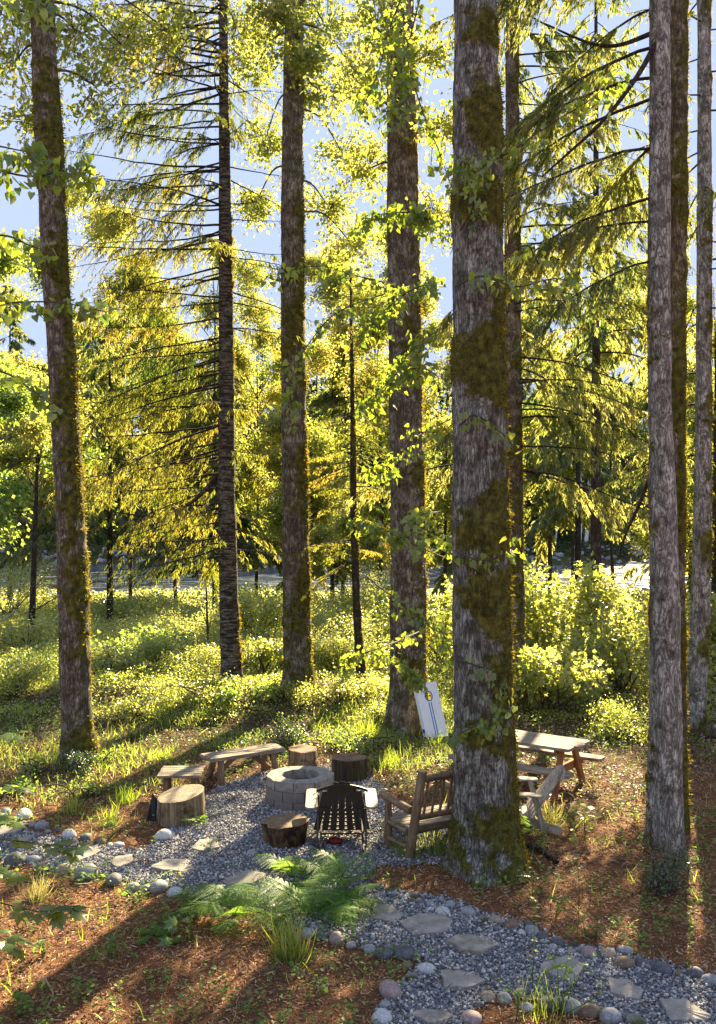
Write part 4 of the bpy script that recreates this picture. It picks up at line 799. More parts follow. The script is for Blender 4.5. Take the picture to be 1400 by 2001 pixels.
# stumps
def endgrain(name, d, m_, p):
    t = NT(name); co = t.coord(); w_ = t.n('ShaderNodeTexWave', wave_type='RINGS', rings_direction='Z', Scale=13, Distortion=3.5, Detail=3); t.l(co, w_.inputs[0])
    c = t.mix(.5, t.ramp(w_.outputs['Fac'], [(.2, d), (.8, m_)]), t.ramp(t.noise(co, 7, 7, .7), [(.35, d), (.6, m_), (.75, p)])); return t.surf(c, .85, t.noise(co, 40, 4), .5)
def stump(name, label, px, py, r0, r1, h, tilt, bark, top, seed, ir=.06, notch=0, split=None, sides=64):
    p = gnd(px, py); zg = ground_z(p.x, p.y) - .02; root = thing(name, label, 'stump', (p.x, p.y, zg)); th = np.arange(sides) / sides * 2 * PI; nz = 22; z = np.linspace(0, 1, nz)
    TH, Z_ = np.meshgrid(th, z); c3 = np.stack([np.cos(TH) * 2, np.sin(TH) * 2, Z_ * .6], -1).reshape(-1, 3)
    R = (r0 + (r1 - r0) * Z_) * (1 + ir * 4 * (fbm(c3 * A(1, 1, .5) + seed, 3, seed).reshape(TH.shape) - .5) + .10 * (np.abs(fbm(c3 * A(6, 6, .5), 3, seed + 1).reshape(TH.shape) * 2 - 1) * -1 + .2))
    if notch: R *= 1 - notch * np.exp(-((np.angle(np.exp(1j * (TH + 2.7)))) / .25) ** 2)
    if split is not None: R *= 1 - .06 * np.exp(-((Z_ - split) / .025) ** 2)
    zz = Z_ * h + Z_ * (np.cos(TH) * R * tilt[0] + np.sin(TH) * R * tilt[1]) + Z_ * .004 * np.sin(5 * TH + seed)
    V = np.stack([np.cos(TH) * R, np.sin(TH) * R, zz], -1); i, j = np.meshgrid(np.arange(nz - 1), np.arange(sides), indexing='ij'); k = (j + 1) % sides
    MB().add(V.reshape(-1, 3), np.stack([i * sides + j, i * sides + k, (i + 1) * sides + k, (i + 1) * sides + j], -1).reshape(-1, 4), 0).build('bark', bark, root)
    rim = V[-1]; ce = A(0, 0, h - .004); T_ = [rim * A(1, 1, 1)]
    for f in (.93, .7, .45, .2): q = ce + (rim - ce) * f; q[:, 2] += .012 * (fbm(q * 14, 3, seed) - .5) + (.004 if f > .9 else 0); T_.append(q)
    VV = np.concatenate(T_ + [ce[None]]); fq = []
    for a_ in range(4): fq += [[a_ * sides + q, a_ * sides + (q + 1) % sides, (a_ + 1) * sides + (q + 1) % sides, (a_ + 1) * sides + q] for q in range(sides)]
    MB().add(VV, A(*fq), 0).add(VV[4 * sides:], A(*[[q, (q + 1) % sides, sides] for q in range(sides)]), 0).build('cut_top', top, root); return root
def stump_bark(name, d, m_, p, mo, cover):
    t = NT(name); n = t.noise(t.coord((1, 1, .1)), 16, 8, .7, .5); n2 = t.noise(t.coord(), 4, 6, .65); c = t.ramp(n, [(.32, d), (.52, m_), (.7, p)])
    c = t.mix(t.ramp(n2, [(cover - .08, 0), (cover + .08, .9)]), c, mo); return t.surf(c, .9, n, 1., .03, .15)
SB1 = stump_bark('stump_side', (.07, .045, .025), (.25, .18, .105), (.46, .37, .25), (.03, .022, .014), .58)
SB2 = stump_bark('dark_stump_side', (.012, .01, .007), (.06, .045, .03), (.2, .165, .12), (.05, .05, .014), .55)
SB3 = stump_bark('rotten_stump_side', (.025, .014, .008), (.13, .075, .038), (.3, .21, .12), (.012, .008, .006), .53)
EG1 = endgrain('cut_wood', (.2, .14, .085), (.42, .33, .22), (.55, .46, .33)); EG3 = endgrain('old_cut_wood', (.06, .035, .018), (.25, .165, .095), (.42, .33, .22))
stump('tree_stump', 'big tan stump with a slanted cut top in front of the short slatted bench', 354, 1602, .34, .315, .39, (.16, .10), SB1, EG1, 11, .012)
stump('tree_stump', 'upright tan stump with a crack round it, behind the fire pit', 592, 1500, .255, .235, .34, (-.03, .05), SB1, EG3, 12, .01, split=.52)
stump('tree_stump', 'dark shaggy-barked stump standing at the back right of the fire pit', 683, 1522, .29, .28, .37, (.0, -.02), SB2, EG3, 13, .014)
stump('tree_stump', 'brown rotting stump, wider at its top, in front of the fire pit', 558, 1648, .25, .31, .31, (.06, -.02), SB3, EG3, 14, .03, notch=.22)
t = NT('dark_cloth'); dc = t.surf((.02, .022, .026), .8, t.noise(t.coord(), 12, 4), .4)
p = gnd(302, 1607); root = thing('cloth', 'dark folded cloth leaning against the left side of the big slanted stump', 'cloth', (p.x, p.y, ground_z(p.x, p.y)), .25)
u, v = np.meshgrid(np.linspace(0, 1, 14), np.linspace(0, 1, 16)); xx = (u - .5) * (.20 - .05 * v) + .05 * v; zz = v * .36 * (1 - .25 * u); yy = .05 * np.sin(u * 9 + v * 2) + .08 * v
V = np.stack([xx, yy, zz], -1).reshape(-1, 3); i, j = np.meshgrid(np.arange(15), np.arange(13), indexing='ij'); fq = np.stack([i * 14 + j, i * 14 + j + 1, (i + 1) * 14 + j + 1, (i + 1) * 14 + j], -1).reshape(-1, 4)
o = MB().add(V, fq, 0).build('sheet', dc, root); sm = o.modifiers.new('s', 'SOLIDIFY'); sm.thickness = .012

# fire pit: 3 courses of wedge blocks
t = NT('pit_block'); co = t.coord(); oi = t.n('ShaderNodeObjectInfo'); n = t.noise(co, 18, 8, .7)
c = t.mix(.42, t.ramp(oi.outputs['Random'], [(0, (.09, .09, .1)), (.35, (.2, .155, .12)), (.6, (.12, .12, .125)), (.8, (.18, .145, .12)), (1, (.22, .21, .19))]), t.ramp(n, [(.3, (.1, .095, .095)), (.55, (.24, .22, .2)), (.75, (.42, .39, .34))])); PB = t.surf(c, .9, n, .8, .012, .2)
t = NT('pale_cap_block'); n = t.noise(t.coord(), 14, 7, .7); PB2 = t.surf(t.ramp(n, [(.3, (.13, .12, .11)), (.55, (.27, .25, .22)), (.75, (.4, .37, .32))]), .9, n, .7, .01, .2)
pc = gnd(588, 1588); pc.y += .5; pc.x = (588 - CX) / F * pc.y; zg = ground_z(pc.x, pc.y)
pit = thing('fire_pit', 'round fire pit of three courses of grey stone blocks, open in the middle', 'fire pit', (pc.x, pc.y, zg)); rp = np.random.default_rng(5)
for L_ in range(3):
    nb = 10; ro = .515 - .008 * (L_ == 2) * 2; ri = .29
    for k in range(nb):
        a0 = (k + .5 * (L_ % 2)) / nb * 2 * PI + .16 + .012; a1 = a0 + 2 * PI / nb - .024; z0 = L_ * .137; z1 = z0 + .133 + (.006 if L_ == 2 else 0); off = rp.uniform(-.006, .008)
        bm = bmesh.new(); P = []
        nseg = 6; outer = []; 
        for q in range(nseg + 1):
            a_ = a0 + (a1 - a0) * q / nseg; rr = (ro + off) * math.cos((a1 - a0) / 2) / math.cos(a_ - (a0 + a1) / 2) if L_ == 2 else ro + off
            outer.append((a_, rr + rp.normal() * .003))
        inner = [(a1, ri), (a0, ri)]; ring = [(math.cos(a_) * r_, math.sin(a_) * r_) for a_, r_ in outer + inner]; mx, my = sum(q[0] for q in ring) / len(ring), sum(q[1] for q in ring) / len(ring)
        lo = [bm.verts.new((x_ - mx, y_ - my, -.066)) for x_, y_ in ring]; hi = [bm.verts.new((x_ - mx, y_ - my, z1 - z0 - .066)) for x_, y_ in ring]; nn = len(ring)
        bm.faces.new(hi); bm.faces.new(lo[::-1])
        for q in range(nn): bm.faces.new([lo[q], lo[(q + 1) % nn], hi[(q + 1) % nn], hi[q]])
        bmesh.ops.bevel(bm, geom=[e for e in bm.edges if e.calc_face_angle(0) > .5], offset=.007, segments=1, affect='EDGES'); bmesh.ops.recalc_face_normals(bm, faces=bm.faces)
        me = bpy.data.meshes.new('block'); bm.to_mesh(me); bm.free(); me.materials.append(PB2 if L_ == 2 else PB); o = link('block', me, pit, (mx, my, z0 + .066)); o.rotation_euler = (0, 0, rp.normal() * .008)
t = NT('ash'); ash = t.surf(t.ramp(t.noise(t.coord(), 20, 5), [(.3, (.02, .02, .02)), (.7, (.16, .15, .14))]), .95); mb = MB(); th = np.linspace(0, 2 * PI, 24, endpoint=False)
mb.add(np.concatenate([np.stack([np.cos(th) * .29, np.sin(th) * .29, np.full(24, .03)], 1), A([0, 0, .05])]), A(*[[q, (q + 1) % 24, 24] for q in range(24)]), 0).build('ash_bed', ash, pit)
p = gnd(643, 1588); o = BX().box(0, 0, .03, .16, .1, .06, .01).done('loose_brick', PB, None, Matrix.Translation((p.x - .08, p.y - .03, ground_z(p.x, p.y) + .01))); tag(o, 'small loose grey brick lying at the front foot of the fire pit', 'brick')

# slatted lounge chairs (fan back, flat arms); local: sitter faces +Y
def fan_chair(name, label, loc, rz, mat, arm_mat, s=1.0, recline=.42, sh=.30, slats=7, bw=.66):
    root = thing(name, label, 'chair', loc, rz); S = lambda *v: tuple(x * s for x in v)
    for sx in (-1, 1):
        boardpart('stringer', root, mat, S(sx * .27, .40, .30), S(sx * .27, -.52, .03), .11 * s, .024 * s, up=(1, 0, 0))
        boardpart('leg', root, mat, S(sx * .31, .38, .53), S(sx * .31, .38, -.03), .10 * s, .026 * s, up=(1, 0, 0)); boardpart('rear_leg', root, mat, S(sx * .31, -.16, .53), S(sx * .315, -.30, .0), .075 * s, .024 * s, up=(1, 0, 0))
        L = .74 * s; m = BX().box(0, 0, 0, L, .155 * s, .026 * s, .005, round_=.06 * s); o = m.done('armrest', arm_mat, root, axisM(S(sx * .395, .10, .545), S(sx * .395, .2, .55)))
    m = BX()
    for k in range(7): y = .40 - .092 * k; m.box(0, y * s, (.315 + (y - .4) * .26) * s, .54 * s, .08 * s, .02 * s, .004)
    m.done('seat', mat, root)
    by, bz = -.12, .20; ang = recline; d = Vector((0, -math.sin(ang), math.cos(ang))); m = BX()
    for k in range(slats):
        f = (k - (slats - 1) / 2) / ((slats - 1) / 2); x0, x1 = f * (bw / 2 - .12), f * (bw / 2 + .0); Lk = (.78 - .15 * f * f) * s; w0 = bw / slats * .84 * s
        a = math.atan2((x1 - x0) * s, Lk); R = Matrix.Rotation(-a, 3, 'Y'); R = Matrix.Rotation(ang, 3, 'X') @ R
        c = Vector((x0 + x1, 0, 0)) * .5 * s + Vector((0, by * s, bz * s)) + d * Lk / 2; m.box(c.x, c.y, c.z, w0, .02 * s, Lk, .004, rot=R)
    m.done('backrest', mat, root)
    for (h_, wd) in ((.64, .66), (.34, .60)):
        c = Vector((0, by * s, bz * s)) + d * h_ * s; pts = [c + Vector((q * wd / 2 * s, -.028 * s, 0)) + d * (.085 * (1 - q * q) * s if h_ > .5 else 0) for q in np.linspace(-1, 1, 9)]
        V = []; n9 = len(pts); up_ = d * .022 * s; bk = Vector((0, -.012 * s, 0))
        for p_ in pts: V += [p_ - up_ - bk, p_ + up_ - bk, p_ + up_ + bk, p_ - up_ + bk]
        fq = [[4 * a_ + q, 4 * a_ + (q + 1) % 4, 4 * a_ + 4 + (q + 1) % 4, 4 * a_ + 4 + q] for a_ in range(n9 - 1) for q in range(4)] + [[0, 1, 2, 3], [4 * n9 - 4, 4 * n9 - 1, 4 * n9 - 2, 4 * n9 - 3]]
        MB().add([tuple(v) for v in V], A(*fq), 0).build('back_rail', mat, root, False)
    BX().box(0, .415 * s, .28 * s, .56 * s, .022 * s, .1 * s, .004).done('apron', mat, root); return root
Yc = 12.25; xc = (668 - CX) / F * Yc
fan_chair('lounge_chair', 'dark brown slatted lounge chair with pale dusty armrests, seen from behind at the fire pit', (xc, Yc, ground_z(xc, Yc)), .03, P_dark, P_arm, .98, .40)
Yc = 12.85; xc = 2.2
fan_chair('lounge_chair', 'sun-bleached wooden lounge chair peeking out right of the biggest trunk', (xc, Yc, ground_z(xc, Yc) + .0), PI / 2 - .10, W_pale, W_pale, 1.0, .62, slats=5)
t = NT('red_fabric'); red = t.surf((.16, .015, .012), .7, t.noise(t.coord(), 30, 4), .5)
p = gnd(656, 1652); ic = ICV.copy(); ic = ic * A(.10, .07, .045) * (1 + .35 * (fbm(ic * 1.7, 3, 5) - .5))[:, None]; ic[:, 2] = np.maximum(ic[:, 2], -.05)
o = MB().add(ic + A(0, 0, .06), ICF, 0).build('red_cushion', red); o.location = (p.x, p.y, ground_z(p.x, p.y)); tag(o, 'small red cushion lying on the ground under the dark slatted lounge chair', 'cushion')

# log settee with spindles, back to the camera
fo = Vector((-.5, .866, 0)); wo = Vector((.866, .5, 0)); rp0 = gnd(797, 1677); Ls = .98
root = thing('log_settee', 'rustic log settee with spindle back, partly hidden by the biggest trunk', 'settee', (rp0.x, rp0.y, ground_z(rp0.x, rp0.y)))
def q_(a, b, z): v = fo * a + wo * b; return (v.x, v.y, z)
for b in (0, Ls):
    logpart('back_post', root, W_log, q_(-.02, b, -.05), q_(-.20 - .04, b + .06, 1.13), .062, .056, seed=int(b * 9)); logpart('front_post', root, W_log, q_(.46, b, -.05), q_(.45, b, .60), .05, .045, seed=3)
    logpart('armrest', root, W_log, q_(.62, b + .01, .635), q_(-.06, b + .01, .60), .048, .052, seed=4); logpart('side_rail', root, W_log, q_(.46, b, .12), q_(0, b, .14), .035, .035, seed=8); logpart('side_rail', root, W_log, q_(.46, b, .33), q_(0, b, .33), .038, .038, seed=9)
logpart('top_rail', root, W_log, q_(-.19, .05, 1.0), q_(-.19, Ls, 1.03), .045, .045, seed=6); logpart('lower_rail', root, W_log, q_(-.10, .03, .52), q_(-.10, Ls, .52), .042, .042, seed=7)
for k in range(7): logpart('spindle', root, W_log, q_(-.10, .17 + k * .12, .54), q_(-.19, .18 + k * .12, .99), .019, .018, seed=k)
logpart('seat_rail', root, W_log, q_(.46, 0, .34), q_(.46, Ls, .34), .04, .04, seed=2); logpart('seat_rail', root, W_log, q_(0, 0, .33), q_(0, Ls, .33), .05, .05, seed=12)
M0 = axisM(q_(.24, 0, .385), q_(.24, 1, .385)); m = BX()
for k in range(5): m.box(Ls / 2, -.24 + .118 * k, 0, Ls + .02, .108, .028, .005)
m.done('seat', W_grey, root, M0)

# picnic table
u_ = Vector((.81, -.587, 0)); n_ = Vector((.587, .81, 0)); C_ = Vector((2.66, 14.98, 0)); zg = ground_z(C_.x, C_.y)
pt = thing('picnic_table', 'weathered picnic table with orange stained legs and attached benches, right of the biggest trunk', 'picnic table', (C_.x, C_.y, zg), math.atan2(u_.y, u_.x))
m = BX()
for k in range(3): m.box(0.02 * (k - 1), -.255 + .255 * k, .73, 1.9 - .10 * abs(k - 1), .25, .045, .008, round_=.05)
m.done('table_top', W_grey, pt)
for sy in (-1, 1): BX().box(-.04 * sy * 0, sy * .60, .43, 2.06, .25, .045, .008, round_=.06).done('bench_seat', W_grey, pt)
for sx in (-1, 1):
    for sy in (-1, 1): boardpart('leg', pt, W_orange, (sx * .70, sy * .22, .70), (sx * .72, sy * .56, -.03), .13, .06, up=(1, 0, 0))
    boardpart('cross_beam', pt, W_orange, (sx * .64, -.70, .36), (sx * .64, .70, .36), .055, .13); boardpart('top_beam', pt, W_orange, (sx * .64, -.33, .675), (sx * .64, .33, .675), .05, .06)

# bean bag toss board
bl = gnd(836, 1450); wv = Vector((.42, .32, 0)).normalized(); nn_ = Vector((.6, -.8, 0)); s_ = .33; up_ = Vector((-.6 * s_, .8 * s_, math.sqrt(1 - s_ * s_))); 
M = Matrix.Translation((bl.x - .01, bl.y, ground_z(bl.x, bl.y) + .02)) @ Matrix((wv, up_, wv.cross(up_))).transposed().to_4x4()
root = thing('toss_board', 'white toss board with blue ringed hole and two blue stripes, leaning on a trunk', 'game board'); root.matrix_world = M
BWd, BL_, hx, hy, hr = .54, 1.06, .27, .80, .078
t = NT('white_paint'); wp = t.surf(t.mix(t.ramp(t.noise(t.coord(), 9, 6, .7), [(.55, 0), (.75, .6)]), (.78, .78, .76), (.45, .42, .36)), .5); t = NT('blue_paint'); bp = t.surf((.012, .07, .42), .45)
bm = bmesh.new(); N = 40; ring = []; outer = []
for k in range(N):
    a = 2 * PI * k / N; ring.append(bm.verts.new((hx + hr * math.cos(a), hy + hr * math.sin(a), 0)))
    dx, dy = math.cos(a), math.sin(a); tt = min((BWd - hx) / dx if dx > 1e-6 else 1e9, -hx / dx if dx < -1e-6 else 1e9, (BL_ - hy) / dy if dy > 1e-6 else 1e9, -hy / dy if dy < -1e-6 else 1e9); outer.append(bm.verts.new((hx + dx * tt, hy + dy * tt, 0)))
cor = {}
for k in range(N):
    k2 = (k + 1) % N; a, b = outer[k].co, outer[k2].co; f = [ring[k], outer[k]]
    if abs(a.x - b.x) > 1e-5 and abs(a.y - b.y) > 1e-5:
        cx_ = a.x if (abs(a.x) < 1e-5 or abs(a.x - BWd) < 1e-5) else b.x; cy_ = a.y if (abs(a.y) < 1e-5 or abs(a.y - BL_) < 1e-5) else b.y; f.append(bm.verts.new((cx_, cy_, 0)))
    bm.faces.new(f + [outer[k2], ring[k2]])
r_ = bmesh.ops.extrude_face_region(bm, geom=bm.faces[:]); bmesh.ops.translate(bm, vec=(0, 0, -.014), verts=[g for g in r_['geom'] if isinstance(g, bmesh.types.BMVert)])
bmesh.ops.recalc_face_normals(bm, faces=bm.faces); me = bpy.data.meshes.new('panel'); bm.to_mesh(me); bm.free(); me.materials.append(wp); link('panel', me, root)
m = BX(); m.box(BWd / 2, .012, -.05, BWd, .024, .07, .003).box(BWd / 2, BL_ - .012, -.05, BWd, .024, .07, .003).box(.012, BL_ / 2, -.05, .024, BL_ - .05, .07, .003).box(BWd - .012, BL_ / 2, -.05, .024, BL_ - .05, .07, .003); m.done('frame', wp, root)
mb = MB(); a = np.linspace(0, 2 * PI, 40, endpoint=False); V = np.concatenate([np.stack([hx + hr * np.cos(a), hy + hr * np.sin(a), np.full(40, .003)], 1), np.stack([hx + (hr + .022) * np.cos(a), hy + (hr + .022) * np.sin(a), np.full(40, .003)], 1)])
mb.add(V, A(*[[q, (q + 1) % 40, 40 + (q + 1) % 40, 40 + q] for q in range(40)]), 0).build('hole_ring', bp, root)
for dx in (-.028, .028): BX().box(hx + dx, .37, .002, .018, .62, .004, 0).done('stripe', bp, root)
for (x_, y_) in ((.0, .17),): BX().box(x_ - .008, y_, -.03, .02, .07, .05, .003).done('hinge_block', bp, root)
# ------------------------------------------------------------------ edging stones: px, py, radius px, look
RK = {}
for k, (d, l, s_) in {'grey': ((.13, .13, .14), (.3, .3, .31), 1), 'dark': ((.035, .036, .04), (.13, .13, .14), 1), 'tan': ((.15, .115, .08), (.36, .29, .21), 1), 'pale': ((.26, .26, .26), (.5, .5, .49), 1), 'pink': ((.16, .11, .1), (.34, .26, .24), 1), 'brown': ((.08, .055, .038), (.22, .15, .1), 1), 'mossy': ((.1, .1, .09), (.26, .25, .22), 1)}.items():
    t = NT(k + '_river_stone'); co = t.coord(); n = t.noise(co, 13, 8, .72); sp_ = t.noise(co, 70, 3); c = t.mix(t.ramp(sp_, [(.55, 0), (.68, .7)]), t.ramp(n, [(.3, d), (.7, l)]), tuple(min(1, x * 1.5) for x in l))
    if k == 'mossy': c = t.mix(t.ramp(t.noise(co, 5, 5), [(.42, 0), (.55, 1)]), c, (.06, .065, .012))
    RK[k] = t.surf(c, .75, n, .5, .012, .35)
UP = 'upper'
ST = [ # right half of the far edge of the path, left to right
 ('far', [(729, 1732, 11, 'mossy'), (747, 1745, 9, 'grey'), (756, 1740, 7, 'dark'), (771, 1744, 9, 'grey'), (787, 1751, 10, 'grey'), (812, 1749, 14, 'mossy'), (841, 1764, 10, 'grey'), (841, 1776, 10, 'pale'), (866, 1780, 16, 'pale'), (880, 1765, 13, 'grey'), (915, 1779, 16, 'grey'), (945, 1794, 12, 'mossy'), (968, 1796, 14, 'tan'), (1000, 1805, 17, 'brown'), (1020, 1823, 8, 'pale'), (1041, 1819, 15, 'grey'), (1033, 1804, 10, 'dark'), (1061, 1829, 12, 'dark'), (1090, 1839, 16, 'dark'), (1081, 1849, 12, 'grey'), (1098, 1858, 9, 'pale'), (1117, 1857, 12, 'tan'), (1151, 1859, 17, 'pink'), (1189, 1860, 16, 'tan'), (1222, 1856, 16, 'grey'), (1221, 1878, 20, 'brown'), (1254, 1878, 14, 'dark'), (1293, 1891, 20, 'dark'), (1326, 1901, 10, 'brown'), (1359, 1900, 17, 'dark'), (1390, 1912, 20, 'grey')]),
 ('near', [(722, 1851, 13, 'grey'), (752, 1860, 20, 'dark'), (789, 1857, 23, 'dark'), (796, 1884, 12, 'brown'), (834, 1889, 20, 'pale'), (803, 1906, 15, 'mossy'), (791, 1921, 9, 'grey'), (763, 1932, 23, 'pink'), (753, 1961, 14, 'grey'), (747, 1984, 22, 'pale')]),
 ('island', [(954, 1946, 16, 'tan'), (935, 1960, 12, 'dark'), (986, 1950, 15, 'grey'), (1016, 1937, 14, 'tan'), (922, 1984, 22, 'pink'), (1030, 1968, 13, 'pale'), (1075, 1961, 24, 'dark'), (1115, 1961, 25, 'grey'), (1152, 1971, 26, 'brown'), (1195, 1985, 24, 'grey'), (1242, 1994, 20, 'mossy')]),
 ('middle', [(342, 1743, 17, 'pale'), (310, 1732, 18, 'grey'), (285, 1736, 10, 'grey'), (261, 1731, 15, 'grey'), (223, 1717, 18, 'dark'), (170, 1698, 26, 'grey'), (126, 1695, 18, 'tan'), (82, 1694, 15, 'brown'), (66, 1676, 15, 'grey'), (30, 1676, 22, 'dark'), (430, 1776, 15, 'grey'), (480, 1760, 16, 'dark'), (527, 1690, 20, 'dark'), (492, 1664, 12, 'grey'), (600, 1823, 16, 'grey'), (630, 1831, 12, 'dark'), (658, 1832, 17, 'pink'), (687, 1843, 12, 'grey'), (455, 1800, 12, 'mossy'), (560, 1815, 12, 'dark')]),
 ('back', [(12, 1582, 12, 'grey'), (47, 1590, 17, 'pale'), (46, 1608, 10, 'tan'), (64, 1609, 9, 'grey'), (82, 1611, 13, 'grey'), (94, 1622, 9, 'grey'), (114, 1618, 8, 'dark'), (135, 1630, 16, 'pale'), (168, 1637, 12, 'dark'), (195, 1641, 14, 'brown'), (216, 1649, 8, 'pale'), (233, 1649, 12, 'pale'), (258, 1656, 11, 'brown'), (274, 1657, 7, 'pale'), (322, 1628, 21, 'pale')]),
]
ORD = 'first second third fourth fifth sixth seventh eighth ninth tenth eleventh twelfth thirteenth fourteenth fifteenth sixteenth seventeenth'.split()
WHERE = {'far': ('the far edging row at the right', 'from the left'), 'near': ('the row round the mulch corner', 'from the fern end'), 'island': ('the row round the bottom mulch patch', 'from its left end'),
         'middle': ('the near path edge, left half', 'from the left'), 'back': ('the upper left edging row', 'from the left')}
COLW = {'grey': 'plain grey', 'dark': 'dark grey', 'tan': 'tan', 'pale': 'pale grey', 'pink': 'pinkish', 'brown': 'brown', 'mossy': 'moss-flecked'}
r = np.random.default_rng(91); done_ = {}
for row, lst in ST:
    if row == 'middle': lst = sorted(lst)
    tot_ = {}
    for q in lst: tot_[q[3]] = tot_.get(q[3], 0) + 1
    cnt = {}
    for (px, py, rr, col) in lst:
        p = gnd(px, py + rr * .5); R = rr / F * p.y * .97; cnt[col] = cnt.get(col, 0) + 1; k = cnt[col]
        v = ICV.copy(); q = v * r.uniform(.8, 1.5, 3) + r.uniform(0, 50); v = v * (1 + .42 * (fbm(q, 2, 3) - .5) + .12 * (fbm(q * 5, 2, 4) - .5))[:, None]
        th = r.uniform(0, PI); Rm = np.array(Matrix.Rotation(th, 3, 'Z')); v = (v * A(1.0, r.uniform(.72, .95), r.uniform(.62, .8))) @ Rm.T; v = v / np.abs(v[:, 0]).max() * R
        o = MB().add(v, ICF, 0).build('river_stone', RK[col]); o.location = (p.x, p.y, ground_z(p.x, p.y) + v[:, 2].max() * .3)
        wh, fr = WHERE[row]; lab = ('only ' if tot_[col] == 1 else ORD[k - 1] + ' ') + COLW[col] + ' stone ' + ('in ' if tot_[col] == 1 else fr + ' in ') + wh
        if tot_[col] == 1: lab = 'only %s stone in %s' % (COLW[col], wh)
        tag(o, lab, 'stone', 'river stones edging the gravel path')
# flagstones: px, py, half width, half depth px, look
t = NT('flagstone'); co = t.coord(); n = t.noise(co, 6, 8, .65, .4); oi = t.n('ShaderNodeObjectInfo')
c = t.mix(t.ramp(oi.outputs['Random'], [(0, 0), (1, .5)]), t.ramp(n, [(.3, (.12, .105, .085)), (.5, (.25, .22, .18)), (.72, (.42, .38, .31))]), (.26, .25, .24)); FS = t.surf(c, .85, n, .6, .02, .2)
FL = [(20, 1624, 24, 9, 'pale flagstone at the left frame edge on the gravel path'), (50, 1644, 15, 6, 'small flagstone just below the one at the left frame edge'), (165, 1671, 28, 14, 'flagstone nearest the large grey edging boulder at the left'), (242, 1685, 21, 12, 'small squarish flagstone left of the wide pointed one'),
      (343, 1697, 41, 14, 'wide pointed flagstone below the big slanted stump'), (400, 1656, 28, 12, 'weedy flagstone between the big slanted stump and the ferns'), (478, 1722, 43, 15, 'flagstone mostly covered by fern fronds'), (678, 1771, 36, 16, 'flagstone just right of the fern clump'),
      (755, 1790, 32, 17, 'small pale flagstone, second one right of the fern clump'), (833, 1813, 48, 21, 'broad flagstone in front of the biggest trunk'), (925, 1849, 46, 18, 'long trapezoid flagstone lit at its right corner'), (895, 1921, 48, 17, 'dark rough-edged flagstone above the bottom mulch patch'),
      (1101, 1895, 40, 27, 'triangular flagstone below the far edging row'), (1220, 1938, 30, 22, 'cracked flagstone with a bright right half'), (1330, 1982, 50, 20, 'large flagstone at the bottom right corner'), (843, 1993, 40, 12, 'flagstone cut by the bottom edge beside the speckled stone')]
for (px, py, a, b, lab) in FL:
    p = gnd(px, py); k = 5 + int(r.random() * 2); th = np.sort(np.arange(k) / k * 2 * PI + r.uniform(-.42, .42, k)); q0, q1 = gnd(px, py - b), gnd(px, py + b); sy = (q0.y - q1.y) / 2; sx = a / F * p.y
    xy = np.stack([np.cos(th) * sx * r.uniform(.95, 1.25, k), np.sin(th) * sy * r.uniform(.95, 1.25, k)], 1); bm = bmesh.new(); pts = []
    for i_ in range(k):
        c0, c1 = xy[i_], xy[(i_ + 1) % k]
        for f in np.linspace(0, 1, 5)[:-1]: pts.append(c0 + (c1 - c0) * f + r.normal(size=2) * .005)
    lo = [bm.verts.new((x_ * 1.02, y_ * 1.02, -.03)) for x_, y_ in pts]; hi = [bm.verts.new((x_ * .985, y_ * .985, .028 + .004 * r.normal())) for x_, y_ in pts]; nn = len(pts); ce = bm.verts.new((0, 0, .032))
    for i_ in range(nn): bm.faces.new([lo[i_], lo[(i_ + 1) % nn], hi[(i_ + 1) % nn], hi[i_]]); bm.faces.new([hi[i_], hi[(i_ + 1) % nn], ce])
    me = bpy.data.meshes.new('flagstone'); bm.to_mesh(me); bm.free(); me.materials.append(FS); o = link('flagstone', me, None, (p.x, p.y, ground_z(p.x, p.y) + .014)); o.rotation_euler = (r.normal() * .035, r.normal() * .035, 0); tag(o, lab, 'flagstone', 'flagstones set in the gravel path')

